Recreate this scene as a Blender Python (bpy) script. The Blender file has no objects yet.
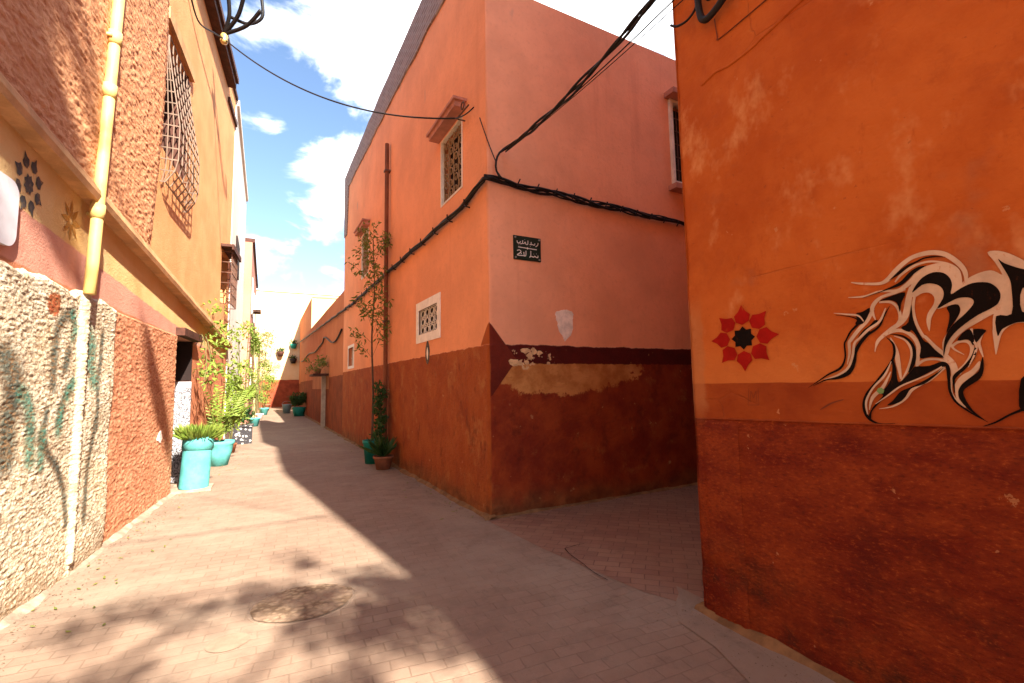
import bpy, bmesh, math, random
from mathutils import Vector, Matrix, noise
from mathutils.geometry import tessellate_polygon
random.seed(7)
sc = bpy.context.scene
col = sc.collection

# ------------------------------------------------------------------ camera
cam_d = bpy.data.cameras.new('camera')
cam = bpy.data.objects.new('camera', cam_d)
col.objects.link(cam)
R = Matrix(((0.8843617369, -0.0264793527, -0.4660506004),
            (-0.4664353884, -0.0896991131, -0.8799955099),
            (-0.0185026140, 0.9956168505, -0.0916773707)))
cam.matrix_world = Matrix.Translation((0, 0, 1.55)) @ R.to_4x4()
cam_d.sensor_width = 36.0
cam_d.lens = 36.0 * 466.0 / 1024.0
cam_d.clip_start = 0.05
cam_d.clip_end = 500.0
sc.camera = cam

# ------------------------------------------------------------------ light, sky, exposure
SUN = Vector((-0.285, 1.25, -1.0)).normalized()      # the way the light travels
sun_d = bpy.data.lights.new('sun', 'SUN')
sun_d.energy = 4.4
sun_d.angle = math.radians(0.8)
sun_d.color = (1.0, 0.93, 0.80)
sun = bpy.data.objects.new('sun', sun_d)
sun.rotation_euler = SUN.to_track_quat('-Z', 'Y').to_euler()
col.objects.link(sun)
sc.view_settings.view_transform = 'Standard'
sc.view_settings.look = 'None'
sc.view_settings.exposure = 2.38
sc.view_settings.gamma = 1.0
sc.cycles.max_bounces = 10
sc.cycles.diffuse_bounces = 6
sc.cycles.use_denoising = True

world = bpy.data.worlds.new('World')
sc.world = world
world.use_nodes = True
def build_sky():
    nt = world.node_tree; N = nt.nodes; L = nt.links
    N.clear()
    out = N.new('ShaderNodeOutputWorld'); bg = N.new('ShaderNodeBackground')
    sky = N.new('ShaderNodeTexSky'); sky.sky_type = 'NISHITA'; sky.sun_disc = False
    sky.sun_elevation = math.asin(-SUN.z); sky.sun_rotation = math.atan2(-SUN.x, -SUN.y)
    sky.air_density = 1.0; sky.dust_density = 0.6; sky.ozone_density = 2.0
    tc = N.new('ShaderNodeTexCoord')
    nm = N.new('ShaderNodeVectorMath'); nm.operation = 'NORMALIZE'
    L.new(tc.outputs['Generated'], nm.inputs[0])
    mp = N.new('ShaderNodeMapping'); mp.inputs['Scale'].default_value = (1, 1, 1.9); mp.inputs['Location'].default_value = (3.1, 0.4, 0.2)
    L.new(nm.outputs[0], mp.inputs['Vector'])
    n1 = N.new('ShaderNodeTexNoise'); n1.inputs['Scale'].default_value = 6.5; n1.inputs['Detail'].default_value = 9; n1.inputs['Roughness'].default_value = 0.56; n1.inputs['Distortion'].default_value = 0.35
    L.new(mp.outputs[0], n1.inputs['Vector'])
    acc = n1.outputs['Fac']
    # banks of cloud, (direction, reach, amount)
    for d, reach, amt in CLOUDS:
        ds = N.new('ShaderNodeVectorMath'); ds.operation = 'DISTANCE'
        L.new(nm.outputs[0], ds.inputs[0]); ds.inputs[1].default_value = Vector(d).normalized()
        mr = N.new('ShaderNodeMapRange'); mr.interpolation_type = 'SMOOTHSTEP'
        mr.inputs['From Min'].default_value = 0; mr.inputs['From Max'].default_value = reach
        mr.inputs['To Min'].default_value = amt; mr.inputs['To Max'].default_value = 0
        L.new(ds.outputs['Value'], mr.inputs['Value'])
        ad = N.new('ShaderNodeMath'); ad.operation = 'ADD'
        L.new(acc, ad.inputs[0]); L.new(mr.outputs[0], ad.inputs[1]); acc = ad.outputs[0]
    rp = N.new('ShaderNodeMapRange'); rp.interpolation_type = 'SMOOTHSTEP'
    rp.inputs['From Min'].default_value = 0.47; rp.inputs['From Max'].default_value = 0.74
    L.new(acc, rp.inputs['Value'])
    mx = N.new('ShaderNodeMix'); mx.data_type = 'RGBA'
    L.new(rp.outputs[0], mx.inputs[0])
    hs = N.new('ShaderNodeHueSaturation'); hs.inputs['Saturation'].default_value = 1.0; hs.inputs['Value'].default_value = SKYV
    L.new(sky.outputs[0], hs.inputs['Color'])
    L.new(hs.outputs[0], mx.inputs[6]); mx.inputs[7].default_value = CLOUDC
    L.new(mx.outputs[2], bg.inputs[0]); bg.inputs[1].default_value = 0.104
    L.new(bg.outputs[0], out.inputs[0])
CLOUDS = [((0.066, 0.796, 0.602), 0.17, 0.16), ((0.41, 0.65, 0.64), 0.42, 0.30), ((0.16, 0.76, 0.63), 0.16, 0.26),
          ((0.11, 0.89, 0.42), 0.11, 0.22), ((0.11, 0.93, 0.34), 0.07, 0.12), ((0.0, 0.93, 0.36), 0.12, -0.12), ((0.02, 0.97, 0.22), 0.12, 0.06), ((-0.005, 0.887, 0.463), 0.06, 0.12),
          ((0.025, 0.855, 0.518), 0.14, -0.22), ((-0.042, 0.914, 0.403), 0.09, -0.22), ((0.0, 0.95, 0.30), 0.07, -0.12),
          ((0.3, -0.7, 0.6), 0.7, -0.3)]
SKYV = 0.60
CLOUDC = (6.8, 6.8, 6.8, 1)
build_sky()

# ------------------------------------------------------------------ helpers
def tag(o, label=None, cat=None, group=None, kind=None):
    if label: o['label'] = label
    if cat: o['category'] = cat
    if group: o['group'] = group
    if kind: o['kind'] = kind
    return o

def empty(name, loc=(0, 0, 0), rz=0.0):
    o = bpy.data.objects.new(name, None)
    o.location = loc; o.rotation_euler = (0, 0, rz); o.empty_display_size = 0.2
    col.objects.link(o)
    return o

def world_loc(o):
    v = Vector((0, 0, 0))
    while o is not None:
        v = v + Vector(o.location); o = o.parent
    return v

class MB:
    """collects shapes in world coordinates and links them as one mesh object"""
    def __init__(s): s.v = []; s.f = []; s.uv = None; s.smooth = False
    def add(s, verts, faces):
        n = len(s.v)
        s.v.extend([tuple(p) for p in verts]); s.f.extend([tuple(i + n for i in f) for f in faces])
        return s
    def quad(s, a, b, c, d): return s.add([a, b, c, d], [(0, 1, 2, 3)])
    def box(s, lo, hi, M=None):
        x0, y0, z0 = lo; x1, y1, z1 = hi
        vs = [Vector(p) for p in ((x0,y0,z0),(x1,y0,z0),(x1,y1,z0),(x0,y1,z0),(x0,y0,z1),(x1,y0,z1),(x1,y1,z1),(x0,y1,z1))]
        if M is not None: vs = [M @ p for p in vs]
        return s.add(vs, [(3,2,1,0),(4,5,6,7),(0,1,5,4),(1,2,6,5),(2,3,7,6),(3,0,4,7)])
    def boxf(s, lo, hi, fn):
        """box whose corners pass through a mapping, e.g. a wall's own frame"""
        x0, y0, z0 = lo; x1, y1, z1 = hi
        vs = [Vector(fn(*p)) for p in ((x0,y0,z0),(x1,y0,z0),(x1,y1,z0),(x0,y1,z0),(x0,y0,z1),(x1,y0,z1),(x1,y1,z1),(x0,y1,z1))]
        return s.add(vs, [(3,2,1,0),(4,5,6,7),(0,1,5,4),(1,2,6,5),(2,3,7,6),(3,0,4,7)])
    def tube(s, pts, r, n=8, cap=True, rs=None):
        pts = [Vector(p) for p in pts]
        up = Vector((0.13, 0.27, 0.95)); rings = []
        prev = None
        for i, p in enumerate(pts):
            t = (pts[min(i+1, len(pts)-1)] - pts[max(i-1, 0)])
            if t.length < 1e-9: t = Vector((0, 0, 1))
            t.normalize()
            if prev is None:
                a = t.cross(up)
                if a.length < 0.05: a = t.cross(Vector((1, 0, 0)))
            else:
                a = prev - t * prev.dot(t)
            a.normalize(); prev = a
            b = t.cross(a); rr = rs[i] if rs else r
            rings.append([p + (a * math.cos(2*math.pi*k/n) + b * math.sin(2*math.pi*k/n)) * rr for k in range(n)])
        vs = [q for ring in rings for q in ring]; fs = []
        for i in range(len(pts) - 1):
            for k in range(n):
                fs.append((i*n+k, i*n+(k+1) % n, (i+1)*n+(k+1) % n, (i+1)*n+k))
        if cap:
            fs.append(tuple(range(n-1, -1, -1))); fs.append(tuple(range((len(pts)-1)*n, len(pts)*n)))
        return s.add(vs, fs)
    def lathe(s, prof, c, n=24, tilt=None):
        """prof: list of (r, z)"""
        vs = []; fs = []
        for r, z in prof:
            for k in range(n):
                a = 2*math.pi*k/n
                p = Vector((r*math.cos(a), r*math.sin(a), z))
                if tilt: p = tilt @ p
                vs.append(p + Vector(c))
        for i in range(len(prof)-1):
            for k in range(n):
                fs.append((i*n+k, i*n+(k+1) % n, (i+1)*n+(k+1) % n, (i+1)*n+k))
        return s.add(vs, fs)
    def build(s, name, mat, parent=None, smooth=False, attr=None):
        me = bpy.data.meshes.new(name)
        off = world_loc(parent) if parent is not None else Vector((0, 0, 0))
        me.from_pydata([(p[0]-off.x, p[1]-off.y, p[2]-off.z) for p in s.v], [], s.f)
        me.update()
        if smooth or s.smooth:
            me.polygons.foreach_set('use_smooth', [True]*len(me.polygons))
        if mat: me.materials.append(mat)
        if attr:
            for an, vals in attr.items():
                at = me.attributes.new(an, 'FLOAT', 'POINT'); at.data.foreach_set('value', vals)
        o = bpy.data.objects.new(name, me)
        col.objects.link(o)
        if parent is not None: o.parent = parent
        return o

def copy_tree(o, parent=None):
    c = o.copy(); col.objects.link(c); c.parent = parent
    for ch in list(o.children): copy_tree(ch, c)
    return c

def catmull(pts, per=6, closed=False):
    n = len(pts); out = []
    rng = range(n) if closed else range(n-1)
    for i in rng:
        if closed: p0, p1, p2, p3 = (pts[(i+k-1) % n] for k in range(4))
        else: p0, p1, p2, p3 = pts[max(i-1, 0)], pts[i], pts[i+1], pts[min(i+2, n-1)]
        for j in range(per):
            t = j/per
            out.append(tuple(0.5*((2*b)+(-a+c)*t+(2*a-5*b+4*c-d)*t*t+(-a+3*b-3*c+d)*t**3) for a, b, c, d in zip(p0, p1, p2, p3)))
    if not closed: out.append(tuple(pts[-1]))
    return out

# ------------------------------------------------------------------ materials
KEEP = dict(pink_plaster=0.92, orange_plaster=0.80, bright_leaf=0.9, bare_white_plaster=1.0, cream_undercoat=0.9, white_paint=1.0, cream_paint=0.95, cream_wall_paint=0.82, ochre_plaster=0.84, cream_rubble_render=0.75, ochre_rough_stucco=0.84,
            red_rough_render=0.84, white_house_plaster=0.95, yellow_wall_plaster=0.80, yellow_pipe_paint=0.86, alley_pavers=0.68, turquoise_paint=0.8, lilac_white_enamel=0.9, ledge_plaster=0.8)
class NT:
    def __init__(s, name):
        s.m = bpy.data.materials.new(name); s.m.use_nodes = True
        s.t = s.m.node_tree; s.N = s.t.nodes; s.L = s.t.links
        s.b = s.N['Principled BSDF']
        s.b.inputs['Roughness'].default_value = 0.85
        s.b.inputs['Specular IOR Level'].default_value = 0.2
        g = s.N.new('ShaderNodeNewGeometry'); s.pos = g.outputs['Position']
    def lk(s, a, b): s.L.new(a, b)
    def val(s, node, inp, v):
        i = node.inputs[inp]
        if hasattr(v, 'is_linked') or isinstance(v, bpy.types.NodeSocket): s.lk(v, i)
        else: i.default_value = v
    def math(s, op, a, b=0.0, clamp=False):
        n = s.N.new('ShaderNodeMath'); n.operation = op; n.use_clamp = clamp
        s.val(n, 0, a); s.val(n, 1, b); return n.outputs[0]
    def noise(s, scale, detail=4, rough=0.55, vec=None, dist=0.0):
        n = s.N.new('ShaderNodeTexNoise'); n.inputs['Scale'].default_value = scale; n.inputs['Detail'].default_value = detail
        n.inputs['Roughness'].default_value = rough; n.inputs['Distortion'].default_value = dist
        s.lk(vec if vec is not None else s.pos, n.inputs['Vector']); return n.outputs['Fac']
    def voronoi(s, scale, feature='F1', vec=None):
        n = s.N.new('ShaderNodeTexVoronoi'); n.inputs['Scale'].default_value = scale; n.feature = feature
        s.lk(vec if vec is not None else s.pos, n.inputs['Vector']); return n.outputs['Distance']
    def mapping(s, scale=(1, 1, 1), rot=(0, 0, 0), loc=(0, 0, 0), vec=None):
        n = s.N.new('ShaderNodeMapping'); n.inputs['Scale'].default_value = scale; n.inputs['Rotation'].default_value = rot; n.inputs['Location'].default_value = loc
        s.lk(vec if vec is not None else s.pos, n.inputs['Vector']); return n.outputs[0]
    def sep(s, vec=None):
        n = s.N.new('ShaderNodeSeparateXYZ'); s.lk(vec if vec is not None else s.pos, n.inputs[0]); return n.outputs
    def comb(s, x, y, z):
        n = s.N.new('ShaderNodeCombineXYZ'); s.val(n, 0, x); s.val(n, 1, y); s.val(n, 2, z); return n.outputs[0]
    def step(s, v, a, b, to=(0.0, 1.0)):
        n = s.N.new('ShaderNodeMapRange'); n.interpolation_type = 'SMOOTHSTEP'
        s.val(n, 'Value', v); n.inputs['From Min'].default_value = a; n.inputs['From Max'].default_value = b
        n.inputs['To Min'].default_value = to[0]; n.inputs['To Max'].default_value = to[1]; return n.outputs[0]
    def mix(s, f, a, b, blend='MIX'):
        n = s.N.new('ShaderNodeMix'); n.data_type = 'RGBA'; n.blend_type = blend; n.clamp_factor = True
        s.val(n, 0, f)
        for i, c in ((6, a), (7, b)):
            if isinstance(c, tuple): n.inputs[i].default_value = (c[0], c[1], c[2], 1)
            else: s.lk(c, n.inputs[i])
        return n.outputs[2]
    def bump(s, h, strength=0.5, dist=0.02):
        n = s.N.new('ShaderNodeBump'); n.inputs['Strength'].default_value = strength; n.inputs['Distance'].default_value = dist
        s.lk(h, n.inputs['Height']); s.lk(n.outputs[0], s.b.inputs['Normal'])
    def color(s, c):
        k = KEEP.get(s.m.name, 0.72)     # one overall strength for the pigment of each material
        if isinstance(c, tuple): s.b.inputs['Base Color'].default_value = (c[0]*k, c[1]*k, c[2]*k, 1)
        else: s.lk(s.mix(1.0, c, (k, k, k), 'MULTIPLY'), s.b.inputs['Base Color'])
    def attr(s, name):
        n = s.N.new('ShaderNodeAttribute'); n.attribute_name = name; return n.outputs['Fac']

def tone(nt, c, amt=0.25, scale=1.3, fine=18.0):
    """a colour with mottled wear, no flat fill"""
    d = tuple(x*(1-amt) for x in c); l = tuple(min(1, x*(1+amt*0.55)) for x in c)
    a = nt.mix(nt.step(nt.noise(scale, 5, 0.62), 0.32, 0.68), d, l)
    return nt.mix(nt.math('MULTIPLY', nt.step(nt.noise(fine, 3, 0.6), 0.5, 0.8), 0.35), a, tuple(x*0.72 for x in c))

def simple(name, c, rough=0.8, amt=0.2, scale=3.0, bump=0.0, bs=60.0, metal=0.0, spec=0.2):
    nt = NT(name); nt.color(tone(nt, c, amt, scale)); nt.b.inputs['Roughness'].default_value = rough
    nt.b.inputs['Metallic'].default_value = metal; nt.b.inputs['Specular IOR Level'].default_value = spec
    if bump: nt.bump(nt.noise(bs, 4, 0.6), bump, 0.01)
    return nt.m

def paint(name, c, wear=(0.50, 0.12, 0.02), lo=0.60):
    nt = NT(name)
    f = nt.step(nt.noise(1.0, 6, 0.72, vec=nt.mapping((26, 26, 14))), lo, lo+0.10)
    g = nt.step(nt.noise(7, 4, 0.6), 0.42, 0.66)
    nt.color(nt.mix(nt.math('MULTIPLY', f, nt.math('ADD', nt.math('MULTIPLY', g, 0.6), 0.2)), tone(nt, c, 0.2, 7), wear)); nt.b.inputs['Roughness'].default_value = 0.9; nt.b.inputs['Specular IOR Level'].default_value = 0.06
    nt.bump(nt.noise(30, 4), 0.3, 0.01)
    return nt.m

def leafmat(name, c, c2):
    nt = NT(name)
    f = nt.step(nt.noise(9.0, 2), 0.35, 0.65)
    cc = nt.mix(f, c, c2); nt.color(cc); nt.b.inputs['Roughness'].default_value = 0.5
    tr = nt.N.new('ShaderNodeBsdfTranslucent'); nt.lk(cc, tr.inputs[0])
    ms = nt.N.new('ShaderNodeMixShader'); ms.inputs[0].default_value = 0.35
    nt.lk(nt.b.outputs[0], ms.inputs[1]); nt.lk(tr.outputs[0], ms.inputs[2])
    nt.lk(ms.outputs[0], nt.N['Material Output'].inputs[0])
    return nt.m

# ------------------------------------------------------------------ the walls' own frames (u along the wall, out towards the alley, z up)
def fbm(u, z, s, k=0.0, o=4): return noise.fractal(Vector((u*s, z*s, k)), 1.0, 2.0, o)
def LW(u, out, z): return (-1.932 + 0.08*u + 0.997*out, u - 0.08*out, z)
def PL(u, out, z): return (2.35 - 0.0140*(u - 5.06) - out + 0.006*z*max(0.0, 1-(u-5.06)/6), u, z)
def PR(u, out, z): return (u, 5.06 - out, z)
def PR2(u, out, z): return (u + (0.006*z if u < 2.36 else 0.0), 5.06 - out, z)
def cw(z): return 0.010*fbm(z, 4, 1.1)
def PLc(u, out, z):
    e = max(0.0, 1-(u-5.06)/0.07)**2; k = max(0.0, 1-(u-5.06)/0.5); x, y, z = PL(u, out-0.016*e+cw(z)*k, z); return (x, y+0.016*e+cw(z)*k, z)
def PRc(u, out, z):
    e = max(0.0, 1-(u-2.35)/0.07)**2; k = max(0.0, 1-(u-2.35)/0.5); x, y, z = PR2(u, out-0.016*e-cw(z)*k, z); return (x+0.016*e-cw(z)*k, y, z)
def GW(u, out, z): return (2.66 - out, u, z)
def GS(u, out, z): return (u, 2.33 + out, z)

def facade(mb, fn, u0, u1, z0, z1, openings=(), step=None, disp=None, ztop=None, cuts=(), zstep=None):
    us = {u0, u1}; zs = {z0, z1}
    for o in openings: us |= {o[0], o[1]}; zs |= {o[2], o[3]}
    def fill(s, a, b):
        if step:
            n = max(1, round((b-a)/step)); s |= {a+(b-a)*i/n for i in range(n+1)}
        return sorted(s)
    us |= set(cuts); us = fill(us, u0, u1); step = zstep or step; zs = fill(zs, z0, z1)
    us = [u for i, u in enumerate(us) if i == 0 or u-us[i-1] > 1e-6]; zs = [z for i, z in enumerate(zs) if i == 0 or z-zs[i-1] > 1e-6]
    base = len(mb.v); nz = len(zs)
    for u in us:
        top = ztop(u) if ztop else None
        for z in zs:
            zz = z if top is None else z0+(z-z0)*(top-z0)/(z1-z0)
            mb.v.append(tuple(fn(u, disp(u, zz) if disp else 0.0, zz)))
    for i in range(len(us)-1):
        for k in range(nz-1):
            uc = (us[i]+us[i+1])/2; zc = (zs[k]+zs[k+1])/2
            if any(o[0] < uc < o[1] and o[2] < zc < o[3] for o in openings): continue
            mb.f.append((base+i*nz+k, base+(i+1)*nz+k, base+(i+1)*nz+k+1, base+i*nz+k+1))
    for a, b, c, d, dep in openings:
        P = lambda u, z, o: fn(u, o, z)
        for (ua, za), (ub, zb) in (((a, c), (b, c)), ((b, c), (b, d)), ((b, d), (a, d)), ((a, d), (a, c))):
            o = 0.0
            mb.quad(P(ua, za, o), P(ub, zb, o), P(ub, zb, -dep), P(ua, za, -dep))
    return us, zs


# ------------------------------------------------------------------ wall materials
def mat_pink():
    nt = NT('pink_plaster'); x, y, z = nt.sep()
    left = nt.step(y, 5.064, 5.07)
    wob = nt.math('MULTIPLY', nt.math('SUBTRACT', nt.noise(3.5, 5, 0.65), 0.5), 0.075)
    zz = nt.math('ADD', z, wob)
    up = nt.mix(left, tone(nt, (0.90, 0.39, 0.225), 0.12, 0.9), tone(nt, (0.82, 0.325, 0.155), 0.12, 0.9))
    # rain streaks and rough repairs
    st = nt.noise(1.0, 4, 0.6, vec=nt.mapping((5, 5, 0.35)))
    up = nt.mix(nt.math('MULTIPLY', nt.step(st, 0.55, 0.75), 0.22), up, (0.58, 0.20, 0.10))
    gy = nt.math('MULTIPLY', nt.step(nt.noise(1.7, 3, 0.5, vec=nt.mapping((1, 1.3, 0.5), loc=(3, 1, 7))), 0.69, 0.73), nt.step(z, 4.3, 5.0))
    up = nt.mix(nt.math('MULTIPLY', gy, 0.6), up, (0.36, 0.26, 0.21))
    # dado, left face: ochre brown with vertical streaks; right face: oxblood
    sv = nt.noise(1.0, 5, 0.65, vec=nt.mapping((3, 3, 2.2)))
    dl = nt.mix(nt.step(sv, 0.3, 0.72), (0.30, 0.058, 0.010), (0.38, 0.095, 0.018))
    dl = nt.mix(nt.math('MULTIPLY', nt.step(nt.noise(1.8, 5, 0.6), 0.5, 0.72), 0.55), dl, (0.22, 0.035, 0.010))
    dl = nt.mix(nt.math('MULTIPLY', nt.step(nt.noise(2.6, 6, 0.7, vec=nt.mapping((1, 1, 1), loc=(7, 3, 2))), 0.53, 0.68), 0.6), dl, (0.42, 0.17, 0.05))
    dl = nt.mix(nt.math('MULTIPLY', nt.step(nt.noise(4.5, 6, 0.7, vec=nt.mapping((1, 1, 0.6), loc=(2, 9, 4))), 0.55, 0.7), 0.7), dl, (0.13, 0.022, 0.006))
    dl = nt.mix(nt.math('MULTIPLY', nt.step(nt.noise(22, 5, 0.7), 0.55, 0.7), 0.5), dl, (0.17, 0.035, 0.008))
    dr = nt.mix(nt.step(nt.noise(2.2, 6, 0.66), 0.35, 0.68), (0.20, 0.022, 0.007), (0.33, 0.055, 0.012))
    dr = nt.mix(nt.math('MULTIPLY', nt.step(nt.noise(5, 6, 0.72, vec=nt.mapping((1, 1, 0.7), loc=(5, 2, 8))), 0.52, 0.7), 0.65), dr, (0.11, 0.014, 0.005))
    dr = nt.mix(nt.math('MULTIPLY', nt.step(nt.noise(3.2, 6, 0.7, vec=nt.mapping((1, 1, 1), loc=(1, 6, 3))), 0.57, 0.72), 0.5), dr, (0.38, 0.13, 0.04))
    band = nt.step(nt.math('ADD', z, nt.math('MULTIPLY', nt.math('SUBTRACT', nt.noise(14, 4), 0.5), 0.05)), 1.795, 1.81)
    # bare patch left where the band's paint flaked
    ex = nt.math('DIVIDE', nt.math('SUBTRACT', x, 3.45), 1.40); ez = nt.math('DIVIDE', nt.math('SUBTRACT', z, 1.80), 0.40)
    rr = nt.math('ADD', nt.math('POWER', ex, 2.0), nt.math('POWER', ez, 2.0))
    rr = nt.math('ADD', rr, nt.math('MULTIPLY', nt.math('SUBTRACT', nt.noise(7, 6, 0.72), 0.5), 1.7))
    pm = nt.math('MULTIPLY', nt.step(rr, 0.98, 0.80), 0.92)
    tan = nt.mix(nt.step(nt.noise(4, 5), 0.35, 0.65), (0.42, 0.15, 0.035), (0.66, 0.30, 0.095))
    dr = nt.mix(pm, dr, tan)
    dr = nt.mix(band, dr, tone(nt, (0.095, 0.008, 0.005), 0.2, 3))
    # flakes of cream undercoat
    cx = nt.math('DIVIDE', nt.math('SUBTRACT', x, 2.95), 0.36); cz = nt.math('DIVIDE', nt.math('SUBTRACT', z, 1.87), 0.15)
    cr = nt.math('ADD', nt.math('POWER', cx, 2.0), nt.math('POWER', cz, 2.0))
    cm = nt.math('MULTIPLY', nt.step(cr, 1.1, 0.8), nt.step(nt.noise(11, 5, 0.6), 0.55, 0.58))
    dr = nt.mix(cm, dr, (0.68, 0.43, 0.23))
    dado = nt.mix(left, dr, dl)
    # corner diamond
    ax = nt.math('MAXIMUM', nt.math('SUBTRACT', x, 2.36), 0.0); ay = nt.math('MAXIMUM', nt.math('SUBTRACT', y, 5.06), 0.0)
    ax = nt.math('MULTIPLY', ax, nt.math('SUBTRACT', 1.0, left))
    d = nt.math('DIVIDE', nt.math('ADD', ax, ay), 0.40)
    tri = nt.math('ADD', d, nt.math('ABSOLUTE', nt.math('DIVIDE', nt.math('SUBTRACT', z, 1.85), 0.50)))
    tm = nt.step(tri, 0.97, 0.94)
    low = nt.step(zz, 2.045, 2.03)
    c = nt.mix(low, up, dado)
    tm = nt.math('MULTIPLY', tm, nt.math('SUBTRACT', 1.0, nt.math('MULTIPLY', left, nt.step(z, 2.05, 2.02))))
    c = nt.mix(tm, c, nt.mix(left, tone(nt, (0.15, 0.018, 0.008), 0.25, 3), (0.34, 0.075, 0.014)))
    ch = nt.math('MULTIPLY', nt.step(nt.noise(6, 6, 0.65, vec=nt.mapping((1, 1, 1), loc=(2, 2, 6))), 0.67, 0.69), low)
    c = nt.mix(nt.math('MULTIPLY', ch, 0.65), c, (0.50, 0.24, 0.10))
    # damp and splash along the foot
    foot = nt.math('MULTIPLY', nt.step(nt.math('ADD', z, nt.math('MULTIPLY', nt.noise(3.0, 4), 0.5)), 0.62, 0.22), 0.75)
    c = nt.mix(foot, c, tone(nt, (0.19, 0.085, 0.03), 0.55, 6))
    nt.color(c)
    h = nt.math('ADD', nt.math('MULTIPLY', nt.noise(28, 5, 0.65), nt.mix(low, (0.3,)*3, (1.4,)*3)), nt.math('MULTIPLY', nt.noise(3, 3), 0.5))
    nt.bump(h, 0.6, 0.03)
    return nt.m

def mat_graf():
    nt = NT('orange_plaster'); x, y, z = nt.sep()
    wob = nt.math('MULTIPLY', nt.math('SUBTRACT', nt.noise(5, 3), 0.5), 0.012)
    zz = nt.math('ADD', z, wob)
    up = nt.mix(nt.step(nt.noise(1.4, 6, 0.66), 0.3, 0.7), (0.44, 0.085, 0.009), (0.60, 0.155, 0.026))
    up = nt.mix(nt.math('MULTIPLY', nt.step(nt.noise(5, 6, 0.72, vec=nt.mapping((1, 1, 1), loc=(4, 2, 1))), 0.52, 0.72), 0.5), up, (0.40, 0.085, 0.016))
    up = nt.mix(nt.math('MULTIPLY', nt.step(nt.noise(2.2, 5, 0.7, vec=nt.mapping((1, 1, 0.7), loc=(9, 1, 5))), 0.54, 0.72), 0.7), up, (0.74, 0.34, 0.14))
    up = nt.mix(nt.math('MULTIPLY', nt.step(nt.noise(30, 3, 0.7), 0.66, 0.74), 0.5), up, (0.24, 0.06, 0.02))
    up = nt.mix(nt.math('MULTIPLY', nt.step(nt.noise(1.6, 4, 0.6, vec=nt.mapping((1, 1, 1), loc=(12, 4, 2))), 0.60, 0.72), 0.45), up, (0.33, 0.17, 0.10))
    up = nt.mix(nt.math('MULTIPLY', nt.step(nt.noise(1.0, 6, 0.75, vec=nt.mapping((14, 14, 5))), 0.56, 0.72), 0.35), up, (0.34, 0.06, 0.012))
    # paler rubbed plaster just over the dado
    pl = nt.math('MULTIPLY', nt.step(nt.math('ADD', z, nt.math('MULTIPLY', nt.noise(2, 4), 0.5)), 2.15, 1.75), 0.55)
    up = nt.mix(pl, up, (0.70, 0.25, 0.065))
    band = nt.mix(nt.step(nt.noise(2.0, 5, 0.6), 0.3, 0.7), (0.26, 0.040, 0.006), (0.40, 0.085, 0.013))
    lo = nt.mix(nt.step(nt.noise(2.4, 6, 0.65, vec=nt.mapping((1, 1, 2.2))), 0.3, 0.7), (0.17, 0.012, 0.003), (0.34, 0.055, 0.009))
    dirt_and_dimming = nt.math('MULTIPLY', nt.step(nt.noise(3.2, 6, 0.72), 0.45, 0.68), nt.step(nt.math('ADD', z, nt.math('MULTIPLY', nt.noise(1.5, 3), 0.9)), 1.25, 0.55))  # foot stains, with the wall's dimming low down painted in as patches
    lo = nt.mix(nt.math('MULTIPLY', nt.step(nt.noise(1.3, 6, 0.7, vec=nt.mapping((1, 1, 1), loc=(3, 5, 9))), 0.5, 0.66), 0.6), lo, (0.10, 0.008, 0.003))
    lo = nt.mix(nt.math('MULTIPLY', dirt_and_dimming, 0.85), lo, (0.055, 0.018, 0.007))
    c = nt.mix(nt.step(zz, 1.534, 1.528), up, band)
    lw = nt.step(nt.math('ADD', nt.math('ADD', z, wob), nt.math('MULTIPLY', y, 0.028)), 1.362, 1.350)
    c = nt.mix(lw, c, lo)
    gr = nt.noise(1.0, 5, 0.72, vec=nt.mapping((34, 34, 80)))
    c = nt.mix(nt.math('MULTIPLY', nt.math('MULTIPLY', lw, nt.step(gr, 0.5, 0.68)), 0.55), c, (0.09, 0.012, 0.004))
    c = nt.mix(nt.math('MULTIPLY', nt.math('MULTIPLY', lw, nt.step(gr, 0.46, 0.32)), 0.6), c, (0.50, 0.11, 0.02))
    ch = nt.step(nt.noise(8, 6, 0.62, vec=nt.mapping((1, 1, 1), loc=(6, 1, 3))), 0.685, 0.70)
    c = nt.mix(nt.math('MULTIPLY', ch, 0.6), c, (0.62, 0.30, 0.13))
    # scraped wedge at the corner
    wd = nt.math('ADD', nt.math('SUBTRACT', y, 2.20), nt.math('MULTIPLY', nt.math('SUBTRACT', nt.noise(7, 4), 0.5), 0.12))
    wm = nt.math('MULTIPLY', nt.step(wd, -0.01, 0.03), nt.math('MULTIPLY', nt.step(z, 1.2, 1.45), nt.step(z, 2.2, 1.9)))
    c = nt.mix(nt.math('MULTIPLY', wm, 0.6), c, (0.50, 0.20, 0.075))
    # cracks
    ed = nt.voronoi(0.9, 'DISTANCE_TO_EDGE', vec=nt.mapping((1, 1, 1.3), loc=(0.3, 0.2, 0.5), vec=nt.comb(0.0, nt.math('ADD', y, nt.math('MULTIPLY', nt.noise(6, 3), 0.15)), z)))
    ck = nt.math('MULTIPLY', nt.step(ed, 0.006, 0.002), nt.step(nt.noise(1.1, 2, vec=nt.mapping((1, 1, 1), loc=(2, 7, 1))), 0.56, 0.64))
    c = nt.mix(nt.math('MULTIPLY', ck, 0.12), c, (0.16, 0.035, 0.01))
    nt.color(c)
    rough = nt.noise(1.0, 6, 0.7, vec=nt.mapping((26, 26, 60)))
    h = nt.math('ADD', nt.math('MULTIPLY', nt.mix(lw, (0.12,)*3, (0.85,)*3), rough), nt.math('MULTIPLY', nt.noise(9, 5, 0.6), 0.5))
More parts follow.
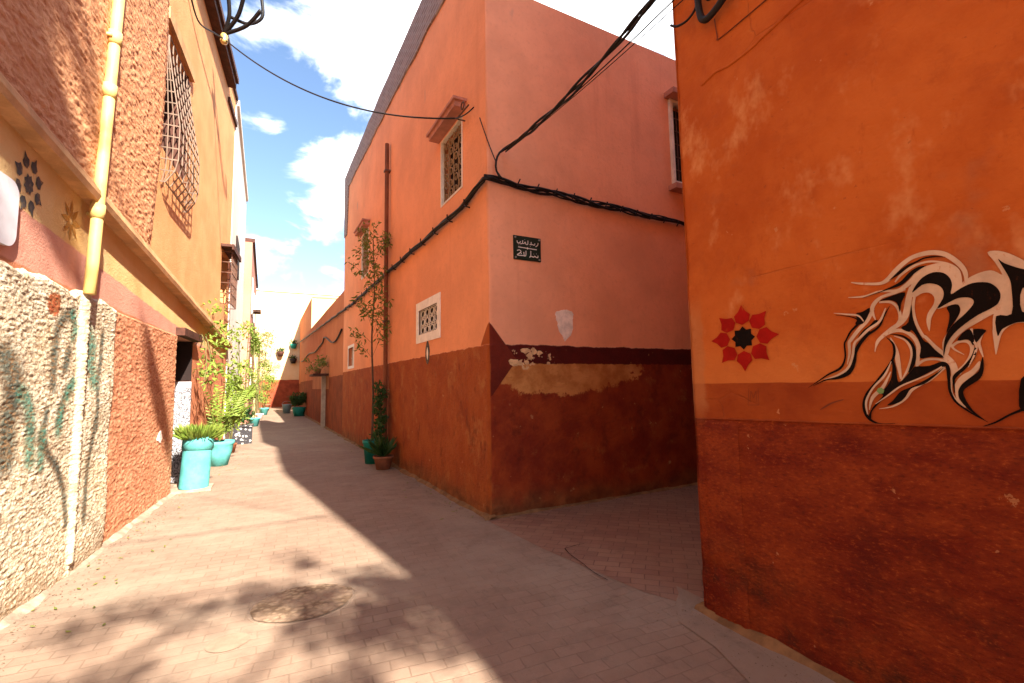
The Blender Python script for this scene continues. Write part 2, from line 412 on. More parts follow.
    h = nt.math('SUBTRACT', h, nt.math('MULTIPLY', ck, 0.15))
    nt.bump(h, 0.8, 0.03)
    return nt.m

def mat_house():
    nt = NT('ochre_plaster'); x, y, z = nt.sep()
    led = nt.math('SUBTRACT', 3.85, nt.math('MULTIPLY', y, 0.092))
    up = nt.mix(nt.step(nt.noise(1.6, 5, 0.62), 0.3, 0.7), (0.68, 0.305, 0.12), (0.75, 0.385, 0.165))
    up = nt.mix(nt.math('MULTIPLY', nt.step(nt.noise(1, 4, vec=nt.mapping((6, 6, 0.4))), 0.55, 0.75), 0.3), up, (0.62, 0.30, 0.14))
    mid = nt.mix(nt.step(nt.noise(1.5, 5, 0.62), 0.3, 0.7), (0.74, 0.46, 0.18), (0.80, 0.55, 0.26))
    rose = tone(nt, (0.68, 0.31, 0.22), 0.15, 2)
    low = nt.mix(nt.step(nt.noise(3.0, 5, 0.65), 0.3, 0.7), (0.46, 0.15, 0.068), (0.60, 0.24, 0.12))
    low = nt.mix(nt.math('MULTIPLY', nt.step(nt.math('ADD', z, nt.noise(3, 4)), 0.95, 0.45), 0.5), low, (0.42, 0.26, 0.16))
    wob = nt.math('MULTIPLY', nt.math('SUBTRACT', nt.noise(3, 4), 0.5), 0.06)
    zz = nt.math('ADD', z, wob)
    a = nt.math('SUBTRACT', zz, nt.math('SUBTRACT', 3.2, nt.math('MULTIPLY', y, 0.075)))
    b = nt.math('SUBTRACT', zz, nt.math('SUBTRACT', 2.55, nt.math('MULTIPLY', y, 0.018)))
    c = nt.mix(nt.step(nt.math('SUBTRACT', z, led), -0.02, 0.0), mid, up)
    c = nt.mix(nt.step(a, 0.01, -0.01), c, rose)
    c = nt.mix(nt.step(b, 0.01, -0.01), c, low)
    nt.color(c)
    nt.bump(nt.math('ADD', nt.noise(40, 5, 0.7), nt.math('MULTIPLY', nt.noise(6, 4), 0.6)), 0.5, 0.02)
    return nt.m

def mat_rough(name, c1, c2, pit, bs=30, amount=0.8, stone=False, pits=30):
    nt = NT(name)
    c = nt.mix(nt.step(nt.noise(2.2, 6, 0.66), 0.3, 0.7), c1, c2)
    if stone:
        x, y, z = nt.sep()
        c = nt.mix(nt.step(nt.noise(9, 5, 0.7), 0.56, 0.74), c, (0.50, 0.36, 0.20))
        # a scar where the red coat still sticks
        sy = nt.math('DIVIDE', nt.math('SUBTRACT', y, 4.9), 0.10); sz = nt.math('DIVIDE', nt.math('SUBTRACT', z, 2.25), 0.10)
        sr = nt.math('ADD', nt.math('ADD', nt.math('POWER', sy, 2.0), nt.math('POWER', sz, 2.0)), nt.math('MULTIPLY', nt.math('SUBTRACT', nt.noise(16, 4), 0.5), 1.8))
        c = nt.mix(nt.step(sr, 1.0, 0.7), c, (0.42, 0.09, 0.03))
        ft = nt.step(nt.math('ADD', z, nt.math('MULTIPLY', nt.noise(3, 4), 0.5)), 0.55, 0.2)
        c = nt.mix(nt.math('MULTIPLY', ft, 0.65), c, (0.42, 0.28, 0.18))
        g = nt.math('MULTIPLY', nt.attr('spray_green'), nt.step(nt.noise(30, 4, 0.7), 0.22, 0.42))
        k = nt.math('MULTIPLY', nt.attr('spray_dark'), nt.step(nt.noise(38, 4, 0.7), 0.22, 0.42))
        w = nt.attr('lime_wash')
        c = nt.mix(nt.math('MULTIPLY', w, 0.9), c, tone(nt, (0.72, 0.58, 0.40), 0.35, 5, 26))
        c = nt.mix(nt.math('MULTIPLY', k, 0.9), c, (0.06, 0.085, 0.07))
        c = nt.mix(nt.math('MULTIPLY', g, 0.9), c, (0.07, 0.24, 0.17))
    pm = nt.step(nt.attr('pit'), 0.45, 0.95)
    c = nt.mix(nt.math('MULTIPLY', pm, 0.45), c, pit)
    sp = nt.step(nt.noise(1.0, 4, 0.68, vec=nt.mapping((pits, pits*0.5, pits*1.3))), 0.525, 0.60)
    if stone: sp = nt.math('MULTIPLY', sp, nt.math('SUBTRACT', 1.0, nt.math('MULTIPLY', w, 0.75)))
    c = nt.mix(nt.math('MULTIPLY', sp, 0.85), c, pit)
    nt.color(c)
    nt.bump(nt.math('ADD', nt.noise(bs, 5, 0.7), nt.math('MULTIPLY', nt.voronoi(bs*0.7), 0.6)), amount, 0.02)
    return nt.m

def mat_plain(name, c, c2=None, dado=None, dz=2.0, bump=0.4, streak=0.25):
    nt = NT(name); x, y, z = nt.sep()
    c2 = c2 or tuple(v*0.8 for v in c)
    a = nt.mix(nt.step(nt.noise(1.2, 5, 0.62), 0.3, 0.7), c2, c)
    a = nt.mix(nt.math('MULTIPLY', nt.step(nt.noise(1, 4, vec=nt.mapping((5, 5, 0.4))), 0.54, 0.74), streak), a, tuple(v*0.55 for v in c2))
    if dado:
        zz = nt.math('ADD', z, nt.math('MULTIPLY', nt.math('SUBTRACT', nt.noise(2.5, 4), 0.5), 0.08))
        a = nt.mix(nt.step(zz, dz+0.02, dz), a, tone(nt, dado, 0.3, 2.0))
    nt.color(a); nt.bump(nt.noise(26, 5, 0.66), bump, 0.025)
    return nt.m

def mat_brick():
    nt = NT('grey_brown_brick'); x, y, z = nt.sep()
    br = nt.N.new('ShaderNodeTexBrick'); nt.lk(nt.comb(y, z, 0.0), br.inputs['Vector'])
    br.inputs['Color1'].default_value = (0.24, 0.15, 0.125, 1); br.inputs['Color2'].default_value = (0.34, 0.23, 0.20, 1); br.inputs['Mortar'].default_value = (0.42, 0.36, 0.33, 1)
    br.inputs['Scale'].default_value = 1.0; br.inputs['Mortar Size'].default_value = 0.012; br.inputs['Brick Width'].default_value = 0.25; br.inputs['Row Height'].default_value = 0.085
    c = nt.mix(nt.math('MULTIPLY', nt.step(nt.noise(4, 5), 0.4, 0.7), 0.5), br.outputs['Color'], (0.40, 0.27, 0.24))
    nt.color(c); nt.bump(nt.math('ADD', nt.math('SUBTRACT', 1.0, br.outputs['Fac']), nt.math('MULTIPLY', nt.noise(30, 4), 0.5)), 0.6, 0.02)
    return nt.m

def mat_paving(name, c1, c2, mortar, rot, bw=0.22, rh=0.11, dust=(0.46, 0.36, 0.29), dustamt=0.45, joint=0.5, jb=0.28):
    nt = NT(name)
    v = nt.mapping((1, 1, 0), (0, 0, rot))
    wv = nt.N.new('ShaderNodeVectorMath'); wv.operation = 'ADD'; nt.lk(v, wv.inputs[0])
    wn = nt.N.new('ShaderNodeTexNoise'); wn.inputs['Scale'].default_value = 1.3; nt.lk(nt.pos, wn.inputs['Vector'])
    sc_ = nt.N.new('ShaderNodeVectorMath'); sc_.operation = 'SCALE'; sc_.inputs['Scale'].default_value = 0.09; nt.lk(wn.outputs['Color'], sc_.inputs[0]); nt.lk(sc_.outputs[0], wv.inputs[1])
    br = nt.N.new('ShaderNodeTexBrick'); nt.lk(wv.outputs[0], br.inputs['Vector'])
    br.inputs['Color1'].default_value = (*c1, 1); br.inputs['Color2'].default_value = (*c2, 1); br.inputs['Mortar'].default_value = (*mortar, 1)
    br.inputs['Scale'].default_value = 1.0; br.inputs['Mortar Size'].default_value = 0.006; br.inputs['Mortar Smooth'].default_value = 0.6; br.inputs['Brick Width'].default_value = bw; br.inputs['Row Height'].default_value = rh
    worn = nt.step(nt.noise(1.1, 6, 0.68), 0.30, 0.66)
    c = nt.mix(nt.math('MULTIPLY', worn, 1.0-joint), br.outputs['Color'], tone(nt, tuple((a+b)/2 for a, b in zip(c1, c2)), 0.2, 5))
    c = nt.mix(nt.math('MULTIPLY', nt.step(nt.noise(0.8, 6, 0.7, vec=nt.mapping((1, 1, 1), loc=(5, 3, 0))), 0.42, 0.7), dustamt), c, dust)
    c = nt.mix(nt.math('MULTIPLY', nt.step(nt.noise(3.5, 6, 0.74, vec=nt.mapping((1, 1, 1), loc=(1, 8, 0))), 0.53, 0.74), 0.6), c, tuple(x*0.6 for x in c1))
    c = nt.mix(nt.math('MULTIPLY', nt.step(nt.noise(55, 3, 0.7), 0.62, 0.75), 0.4), c, tuple(x*0.5 for x in c1))
    nt.color(c)
    h = nt.math('ADD', nt.math('MULTIPLY', nt.math('SUBTRACT', 1.0, br.outputs['Fac']), jb), nt.math('MULTIPLY', nt.noise(45, 5, 0.7), 0.45))
    h = nt.math('ADD', h, nt.math('MULTIPLY', nt.noise(7, 4), 1.1))
    nt.bump(h, 0.5, 0.012); nt.b.inputs['Roughness'].default_value = 0.75; nt.b.inputs['Specular IOR Level'].default_value = 0.3
    return nt.m

M = dict(
    pink=mat_pink(), graf=mat_graf(), house=mat_house(), brick=mat_brick(),
    stone=mat_rough('cream_rubble_render', (0.74, 0.60, 0.41), (0.85, 0.75, 0.57), (0.30, 0.16, 0.07), 50, 0.7, True, 40),
    redrough=mat_rough('red_rough_render', (0.56, 0.235, 0.12), (0.68, 0.34, 0.19), (0.36, 0.10, 0.04), 40, 0.5, False, 34),
    stucco=mat_rough('ochre_rough_stucco', (0.62, 0.29, 0.14), (0.72, 0.38, 0.20), (0.50, 0.19, 0.08), 38, 0.45, False, 32),
    ledge=simple('ledge_plaster', (0.66, 0.36, 0.17), 0.9, 0.25, 4, 0.4),
    lowwall=mat_plain('orange_wall_plaster', (0.66, 0.21, 0.075), (0.56, 0.165, 0.055), (0.30, 0.062, 0.014), 1.95),
    yellow=mat_plain('yellow_wall_plaster', (0.82, 0.58, 0.33), (0.76, 0.50, 0.26), (0.34, 0.07, 0.03), 2.3),
    yellow2=mat_plain('yellow_house_plaster', (0.80, 0.62, 0.30)),
    white=mat_plain('white_house_plaster', (0.74, 0.68, 0.60), (0.66, 0.58, 0.50)),
    rose=mat_plain('rose_house_plaster', (0.60, 0.26, 0.19), (0.52, 0.21, 0.15)),
    cream=simple('cream_paint', (0.72, 0.64, 0.54), 0.6, 0.15, 5),
    whitep=simple('white_paint', (0.78, 0.72, 0.66), 0.55, 0.12, 6),
    dark=simple('dark_interior', (0.028, 0.014, 0.012), 0.8, 0.3),
    wood=simple('dark_brown_wood', (0.10, 0.035, 0.022), 0.7, 0.35, 8, 0.3),
    cable=simple('black_rubber', (0.018, 0.014, 0.014), 0.5, 0.3),
    iron=simple('rusty_iron', (0.15, 0.07, 0.045), 0.6, 0.35, 12, 0.2),
    mesh=simple('pale_wire', (0.27, 0.18, 0.13), 0.5, 0.25, 12),
    black=simple('black_iron', (0.03, 0.025, 0.022), 0.5, 0.3),
    beige=simple('beige_iron', (0.42, 0.27, 0.15), 0.6, 0.2),
    pipe=simple('yellow_pipe_paint', (0.84, 0.58, 0.20), 0.5, 0.2, 3, 0.15),
    pipeb=simple('brown_pipe_paint', (0.26, 0.075, 0.028), 0.6, 0.25, 3),
    turq=paint('turquoise_paint', (0.12, 0.44, 0.42), (0.24, 0.36, 0.31), 0.60),
    teal=simple('teal_paint', (0.02, 0.30, 0.23), 0.5, 0.25, 4),
    terra=simple('terracotta', (0.38, 0.14, 0.07), 0.8, 0.3, 8),
    soil=simple('soil', (0.07, 0.045, 0.03), 0.95, 0.4, 20, 0.8),
    paintblack=paint('black_wall_paint', (0.012, 0.008, 0.007), (0.16, 0.04, 0.01), 0.62),
    paintcream=paint('cream_wall_paint', (0.68, 0.51, 0.38)),
    paintred=paint('red_wall_paint', (0.42, 0.014, 0.010)),
    paintgrey=paint('charcoal_stencil_paint', (0.12, 0.11, 0.11), (0.60, 0.36, 0.15), 0.52),
    paintorange=paint('orange_stencil_paint', (0.54, 0.24, 0.05), (0.78, 0.5, 0.22), 0.5),
    paintgreen=simple('green_wall_paint', (0.22, 0.42, 0.16), 0.7, 0.2),
    pencil=simple('faded_marker', (0.20, 0.05, 0.018), 0.8, 0.3),
    bare=simple('bare_white_plaster', (0.88, 0.74, 0.66), 0.9, 0.2, 10, 0.5),
    sign=simple('green_black_enamel', (0.006, 0.030, 0.018), 0.35, 0.25, 8, spec=0.5),
    ground=simple('bare_ground', (0.34, 0.24, 0.17), 0.95, 0.3, 2, 0.5),
    bark=simple('bark', (0.14, 0.09, 0.055), 0.9, 0.35, 9, 0.6),
    stem=simple('green_stem', (0.16, 0.14, 0.05), 0.7, 0.3, 12),
    metal=simple('grey_metal', (0.45, 0.44, 0.43), 0.4, 0.2, 4, metal=0.4),
    ceramic=simple('yellow_ceramic', (0.66, 0.46, 0.16), 0.3, 0.15, spec=0.5),
    leafy=leafmat('bright_leaf', (0.17, 0.26, 0.035), (0.28, 0.34, 0.06)),
    leafd=leafmat('deep_leaf', (0.035, 0.085, 0.022), (0.07, 0.14, 0.035)),
    leaft=leafmat('olive_leaf', (0.14, 0.19, 0.035), (0.26, 0.26, 0.055)),
    flower=leafmat('pink_flower', (0.65, 0.22, 0.26), (0.75, 0.45, 0.42)),
)
M['paving'] = mat_paving('alley_pavers', (0.30, 0.198, 0.14), (0.37, 0.25, 0.18), (0.23, 0.147, 0.10), math.radians(4), 0.20, 0.10, dust=(0.42, 0.32, 0.235), dustamt=0.65, joint=0.26)
M['redpaving'] = mat_paving('red_pavers', (0.28, 0.135, 0.09), (0.36, 0.195, 0.125), (0.15, 0.07, 0.045), math.radians(45), 0.21, 0.105, dust=(0.34, 0.22, 0.15), dustamt=0.35, joint=0.6)
M['concrete'] = mat_paving('grey_concrete', (0.31, 0.215, 0.155), (0.34, 0.24, 0.175), (0.305, 0.207, 0.148), 0.3, 1.3, 0.9, jb=0.03, dust=(0.40, 0.285, 0.205), dustamt=0.45)
def mat_door():
    nt = NT('scrolled_door_paint'); x, y, z = nt.sep()
    v = nt.noise(15, 2, 0.5, dist=2.6)
    f = nt.math('MULTIPLY', nt.step(nt.math('ABSOLUTE', nt.math('SUBTRACT', v, 0.5)), 0.075, 0.05), nt.step(z, 1.62, 1.58))
    nt.color(nt.mix(f, (0.56, 0.53, 0.55), (0.10, 0.09, 0.10))); nt.b.inputs['Roughness'].default_value = 0.5
    return nt.m
M['door'] = mat_door()
def mat_zellige():
    nt = NT('black_white_tiles')
    v = nt.voronoi(11, 'F1'); n = nt.noise(15, 3, 0.6, dist=1.5)
    f = nt.step(nt.math('ADD', v, n), 0.78, 0.86)
    nt.color(nt.mix(f, (0.66, 0.62, 0.58), (0.05, 0.045, 0.05))); nt.b.inputs['Roughness'].default_value = 0.35
    return nt.m
M['tile'] = mat_zellige()

# ------------------------------------------------------------------ ground
def sheet(name, pts, z, mat, label, thick=0.0):
    mb = MB(); n = len(pts)
    mb.add([(x, y, z) for x, y in pts], [tuple(range(n))])
    return tag(mb.build(name, mat), label, 'ground', kind='structure')
sheet('ground', [(-150, -150), (150, -150), (150, 150), (-150, 150)], -0.012, M['ground'], 'bare earth under the whole quarter')
sheet('alley_paving', [(-3, -9), (2.9, -9), (2.9, 2.2), (2.4, 5.2), (2.4, 16), (2.3, 46), (-4, 46), (-4, 13), (-1.6, 13)], 0.0, M['paving'], 'sandy paved floor of the main alley')
sheet('side_alley_paving', [(2.30, 5.3), (2.30, 4.86), (2.36, 3.9), (2.52, 2.75), (2.7, 2.3), (12, 2.3), (12, 5.3)], 0.003, M['redpaving'], 'reddish brick paving of the side alley')
def apron():
    mb = MB(); pts = []
    edge = [(-9, 2.2), (-3, 2.15), (0.3, 2.2), (0.8, 2.14), (1.2, 2.22), (1.6, 2.20), (2.0, 2.36), (2.3, 2.40), (2.5, 2.58), (2.6, 2.72)]
    xs = [(2.8, y) for y, _ in reversed(edge)]
    pts = [(x, y) for y, x in edge] + [(2.8, 2.7)] + xs
    mb.add([(x, y, 0.006) for x, y in pts], [tuple(range(len(pts)))])
    return tag(mb.build('concrete_apron', M['concrete']), 'grey concrete strip along the graffiti wall', 'ground', kind='structure')
apron()
def fillet(name, fn, u0, u1, w, h, mat, label, seed):
    """the mortar fillet where a wall meets the paving"""
    mb = MB(); n = int((u1-u0)/0.07); 
    for i in range(n+1):
        u = u0+(u1-u0)*i/n; a = w*(0.75+0.5*fbm(u, seed, 2.2)); b = h*(0.8+0.5*fbm(u, seed+5, 3.1))
        mb.v += [tuple(fn(u, -0.06, b)), tuple(fn(u, 0.35*a, b*0.75)), tuple(fn(u, a, -0.012))]
    for i in range(n): 
        for k in range(2): mb.f.append((i*3+k, i*3+k+1, i*3+k+4, i*3+k+3))
    return tag(mb.build(name, mat, smooth=True), label, 'kerb', kind='structure')
kmat = simple('sandy_mortar', (0.27, 0.14, 0.06), 0.95, 0.4, 6, 0.7, 30)
kmat2 = simple('pale_mortar', (0.46, 0.33, 0.24), 0.95, 0.35, 6, 0.7, 30)
fillet('kerb_strip', GW, -8, 2.38, 0.085, 0.05, kmat, 'ochre mortar fillet along the graffiti wall', 1.0)
fillet('kerb_strip', PL, 5.0, 33.0, 0.10, 0.05, kmat, 'ochre mortar fillet along the corner house', 2.0)
fillet('kerb_strip', PR, 2.27, 9.0, 0.07, 0.04, kmat, 'ochre mortar fillet along the side alley', 3.0)
fillet('kerb_strip', LW, -8, 13.0, 0.13, 0.05, kmat2, 'pale mortar fillet along the ochre house', 4.0)

def manhole():
    mb = MB(); n = 40; cx, cy, r = 0.29, 3.86, 0.34
    ring = [(cx+r*math.cos(2*math.pi*k/n)*(1+0.05*fbm(k*0.5, 0, 1)), cy+0.86*r*math.sin(2*math.pi*k/n)*(1+0.06*fbm(k*0.4, 3, 1)), 0.006) for k in range(n)]
    mb.add(ring+[(cx, cy, 0.012)], [(k, (k+1) % n, n) for k in range(n)])
    nt = NT('cobbled_concrete'); v = nt.voronoi(24)
    c = nt.mix(nt.step(v, 0.3, 0.62), (0.36, 0.245, 0.16), (0.19, 0.12, 0.075)); c = nt.mix(nt.math('MULTIPLY', nt.step(nt.noise(5, 4), 0.42, 0.6), 0.8), c, (0.36, 0.245, 0.17)); nt.color(c)
    nt.bump(nt.math('SUBTRACT', 1.0, v), 0.5, 0.02)
    tag(mb.build('manhole_cover', nt.m), 'round pebbly manhole cover set in the sunlit paving', 'manhole cover')
    mb = MB(); mb.tube([(cx+0.36*math.cos(2*math.pi*k/48), cy+0.31*math.sin(2*math.pi*k/48), -0.002+0.003*fbm(k*.3, 1, 1)) for k in range(49)], 0.007, 6, False); tag(mb.build('manhole_rim', M['concrete']), 'worn concrete rim round the pebbly manhole cover', 'manhole rim', kind='structure')
    mb = MB(); n = 24; ring = [(-0.16+0.12*math.cos(2*math.pi*k/n)*(1+0.15*fbm(k*0.5, 8, 1)), 3.50+0.11*math.sin(2*math.pi*k/n), 0.005) for k in range(n)]
    mb.add(ring, [tuple(range(n))])
    tag(mb.build('mortar_patch', simple('pale_patch', (0.35, 0.24, 0.17), 0.9, 0.2, 8)), 'small pale mortar patch beside the round manhole cover', 'mortar patch', kind='structure')
manhole()
def cracks():
    mb = MB()
    for pts in ([(2.52, 3.78), (2.475, 3.62), (2.45, 3.42), (2.425, 3.30), (2.41, 3.18), (2.41, 3.02)], [(2.52, 3.78), (2.66, 3.80), (2.76, 3.80)]):
        p = catmull(pts, 5)
        for i in range(len(p)-1):
            a, b = Vector(p[i]), Vector(p[i+1]); d = (b-a).normalized(); nn = Vector((-d.y, d.x)); w = 0.0025+0.004*abs(fbm(a.x*3, a.y*3, 3))
            mb.quad(*( (q.x, q.y, 0.0135) for q in (a-nn*w, b-nn*w, b+nn*w, a+nn*w)))
    tag(mb.build('paving_crack', simple('crack_dirt', (0.035, 0.02, 0.014), 0.95)), 'dark open joints in the red paving', 'crack', kind='structure')
cracks()

# ------------------------------------------------------------------ the pink corner house
pink = tag(empty('corner_house', (2.35, 5.06, 0)), 'pink two-storey corner house with dark red painted foot', 'house')
def build_pink():
    mb = MB()
    WL = [(6.72, 7.93, 2.28, 2.98, 0.10), (5.84, 6.70, 4.30, 5.36, 0.16), (12.0, 12.9, 4.45, 5.65, 0.16), (13.85, 14.85, 2.10, 2.80, 0.12)]
    facade(mb, PLc, 5.06, 15.8, 0, 8.1, WL, step=0.5, cuts=(5.07, 5.085, 5.10, 5.115, 5.13, 5.25, 5.4), zstep=0.12)
    facade(mb, PRc, 2.35, 12.0, 0, 6.79, [(5.60, 6.30, 4.66, 6.02, 0.15)], step=0.3, cuts=(2.36, 2.375, 2.39, 2.405, 2.42, 2.5), zstep=0.12)
    # the parapet storey over the alley, the roof and the backs
    a = PL(5.06, 0, 0); b = PL(15.8, 0, 0)
    mb.quad((a[0], a[1], 6.79), (a[0], a[1], 8.1), (a[0]+0.3, a[1], 8.1), (a[0]+0.3, a[1], 6.79))
    mb.quad((a[0]+0.3, a[1], 6.79), (a[0]+0.3, a[1], 8.1), (b[0]+0.3, b[1], 8.1), (b[0]+0.3, b[1], 6.79))
    mb.quad((a[0]+0.3, a[1], 6.79), (b[0]+0.3, b[1], 6.79), (12, b[1], 6.79), (12, 5.06, 6.79))
    mb.quad((b[0], b[1], 0), (12, b[1], 0), (12, b[1], 6.79), (b[0], b[1], 6.79))
    mb.quad((b[0], b[1], 6.79), (b[0]+0.3, b[1], 6.79), (b[0]+0.3, b[1], 8.1), (b[0], b[1], 8.1))
    mb.quad((12, 5.06, 0), (12, b[1], 0), (12, b[1], 6.79), (12, 5.06, 6.79))
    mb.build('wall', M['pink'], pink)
    # raw brick parapet, its foot ragged where the plaster stops, running down the far end
    mb = MB(); us = [5.06+0.25*i for i in range(43)]; us[-1] = 15.8
    def foot(u): return 7.62+0.03*(u-5)+0.05*fbm(u, 1, 1.7)-(1.5 if u > 15.2 else 0)
    prev = None
    for u in us:
        prof = [PL(u, 0.004, foot(u)), PL(u, 0.03, foot(u)+0.01), PL(u, 0.03, 8.5+0.03*fbm(u, 9, 1.5)), PL(u, -0.32, 8.5+0.03*fbm(u, 9, 1.5)), PL(u, -0.32, 8.1)]
        base = len(mb.v); mb.v += [tuple(p) for p in prof]
        if prev is not None: mb.f += [(prev+k, base+k, base+k+1, prev+k+1) for k in range(4)]
        prev = base
    mb.f += [(0, 1, 2, 3, 4), tuple(prev+k for k in (4, 3, 2, 1, 0))]
    mb.build('parapet', M['brick'], pink)
    # lower white-framed window
    def win_frame(fn, u0, u1, z0, z1, w, out, mat, parent, dep=0.0):
        mb = MB()
        mb.boxf((u0-w, -dep, z0-w), (u1+w, out, z0), fn); mb.boxf((u0-w, -dep, z1), (u1+w, out, z1+w), fn)
        mb.boxf((u0-w, -dep, z0), (u0, out, z1), fn); mb.boxf((u1, -dep, z0), (u1+w, out, z1), fn)
        return mb.build('frame', mat, parent)
    def pane(fn, u0, u1, z0, z1, dep, parent, mat=None):
        mb = MB(); mb.quad(fn(u0, -dep+0.004, z0), fn(u1, -dep+0.004, z0), fn(u1, -dep+0.004, z1), fn(u0, -dep+0.004, z1))
        return mb.build('window', mat or M['dark'], parent)
    w = pane(PL, 6.72, 7.93, 2.28, 2.98, 0.10, pink)
    tag(w, 'lower square window with a white frame and lattice grille')
    win_frame(PL, 6.86, 7.79, 2.42, 2.84, 0.14, 0.012, M['whitep'], w)
    mb = MB()
    for i in range(5):
        u = 6.86+0.93*i/4; mb.tube([PL(u, -0.03, 2.42), PL(u, -0.03, 2.84)], 0.009, 5)
    for k in range(4):
        z = 2.42+0.42*k/3; mb.tube([PL(6.86, -0.03, z), PL(7.79, -0.03, z)], 0.007, 5)
    for i in range(4):
        for k in range(3):
            u = 6.86+0.93*(i+0.5)/4; z = 2.42+0.42*(k+0.5)/3
            mb.tube([PL(u+0.085*math.cos(a*math.pi/4), -0.03, z+0.055*math.sin(a*math.pi/4)) for a in range(9)], 0.010, 5, False)
    mb.build('grille', M['cream'], w)
    # stencilled drop under it
    mb = MB()
    def flat(mb, fn, pts, out, per=4, closed=True):
        p = catmull(pts, per, True) if per > 1 else list(pts)
        tri = tessellate_polygon([[Vector((q[0], q[1], 0)) for q in p]])
        mb.add([fn(q[0], out, q[1]) for q in p], [tuple(t) for t in tri])
    flat(mb, PL, [(7.33, 2.30), (7.44, 2.13), (7.42, 1.98), (7.33, 1.90), (7.24, 1.98), (7.22, 2.13)], 0.004)
    s = mb.build('stencil', M['paintgrey'], pink)
    mb = MB(); flat(mb, PL, [(7.33, 2.18), (7.37, 2.08), (7.33, 1.97), (7.29, 2.08)], 0.006); mb.build('centre', M['whitep'], s)
    # tall upper window: hood, slim frame, iron scrolls
    def tall(u0, u1, z0, z1, label, n):
        w = pane(PL, u0, u1, z0, z1, 0.16, pink); tag(w, label)
        win_frame(PL, u0+0.03, u1-0.03, z0+0.03, z1-0.03, 0.03, 0.008, M['cream'], w, 0.05)
        mb = MB(); mb.boxf((u0-0.12, 0, z1+0.03), (u1+0.10, 0.17, z1+0.11), PL); mb.boxf((u0-0.16, 0, z1+0.112), (u1+0.14, 0.20, z1+0.15), PL)
        mb.build('hood', M['lintel'], w)
        mb = MB(); m = 4; rows = n
        for i in range(m+1):
            u = u0+0.05+(u1-u0-0.1)*i/m; mb.tube([PL(u, -0.04, z0+0.03), PL(u, -0.04, z1-0.03)], 0.009, 5)
        for k in range(rows):
            for i in range(m):
                uc = u0+0.05+(u1-u0-0.1)*(i+0.5)/m; zc = z0+0.05+(z1-z0-0.1)*(k+0.5)/rows
                ru = (u1-u0-0.1)/m*0.48; rz = (z1-z0-0.1)/rows*0.48
                ph = (i+k) % 2
                mb.tube([PL(uc+ru*(1-0.06*a)*math.cos(a*0.6+ph*3.1), -0.035, zc+rz*(1-0.06*a)*math.sin(a*0.6+ph*3.1)) for a in range(14)], 0.010, 4, False)
        mb.build('grille', M['beige'], w)
        return w
    tall(5.84, 6.70, 4.30, 5.36, 'tall upper window with scrolled iron grille', 6)
    tall(12.0, 12.9, 4.45, 5.65, 'tall upper window half hidden by the sapling', 6)
    # small arched window farther along
    w = pane(PL, 13.85, 14.85, 2.10, 2.80, 0.12, pink, M['whitep']); tag(w, 'small white arched window far along the wall')
    win_frame(PL, 13.93, 14.77, 2.18, 2.72, 0.08, 0.012, M['whitep'], w)
    mb = MB(); arc = [(14.05, 2.22), (14.65, 2.22), (14.65, 2.5)]+[(14.35+0.3*math.cos(a*math.pi/8), 2.5+0.17*math.sin(a*math.pi/8)) for a in range(1, 8)]+[(14.05, 2.5)]
    flat(mb, PL, arc, -0.10, 1); mb.build('opening', M['dark'], w)
    mb = MB()
    for u in (14.2, 14.35, 14.5): mb.tube([PL(u, -0.06, 2.2), PL(u, -0.06, 2.68)], 0.012, 5)
    mb.tube([PL(14.05, -0.06, 2.42), PL(14.65, -0.06, 2.42)], 0.010, 5); mb.build('grille', M['cream'], w)
    # window in the side alley face
    w = pane(PR, 5.60, 6.30, 4.66, 6.02, 0.15, pink); tag(w, 'upper window over the side alley with pale sill')
    win_frame(PR, 5.63, 6.27, 4.69, 5.99, 0.05, 0.05, M['cream'], w, 0.06)
    mb = MB(); mb.boxf((5.50, 0, 6.05), (6.4, 0.20, 6.13), PR); mb.build('hood', M['lintel'], w)
    mb = MB(); mb.boxf((5.50, 0, 4.52), (6.4, 0.16, 4.60), PR); mb.build('sill', M['lintel'], w)
    mb = MB()
    for i in range(1, 5): mb.tube([PR(5.63+0.64*i/5, -0.01, 4.69), PR(5.63+0.64*i/5, -0.01, 5.99)], 0.009, 5)
    for k in range(1, 6): mb.tube([PR(5.63, -0.01, 4.69+1.3*k/6), PR(6.27, -0.01, 4.69+1.3*k/6)], 0.009, 5)
    mb.build('grille', M['iron'], w)
    # rainwater pipe with its clips
    mb = MB(); mb.tube([PL(9.86, 0.07, 0.05), PL(9.86, 0.07, 6.84)], 0.045, 10)
    p = mb.build('drain_pipe', M['pipeb'], pink)
    for z in (0.9, 2.9, 4.6, 6.2): mb = MB(); mb.boxf((9.80, 0, z), (9.92, 0.125, z+0.04), PL); mb.build('clip', M['iron'], p)
    # bare patch where a poster was
    mb = MB(); base = [(3.33, 2.47), (3.42, 2.51), (3.53, 2.52), (3.61, 2.48), (3.60, 2.40), (3.60, 2.30), (3.575, 2.20), (3.50, 2.13), (3.46, 2.10), (3.43, 2.17), (3.37, 2.24), (3.345, 2.35)]
    p = catmull(base, 5, True); p = [(a+0.012*fbm(a, b, 30), b+0.012*fbm(a, b, 30, 4)) for a, b in p]
    flat(mb, PR, p, 0.003, 1); mb.build('bare_patch', M['bare'], pink)
    # chips of undercoat along the band
    mb = MB(); rnd = random.Random(5)
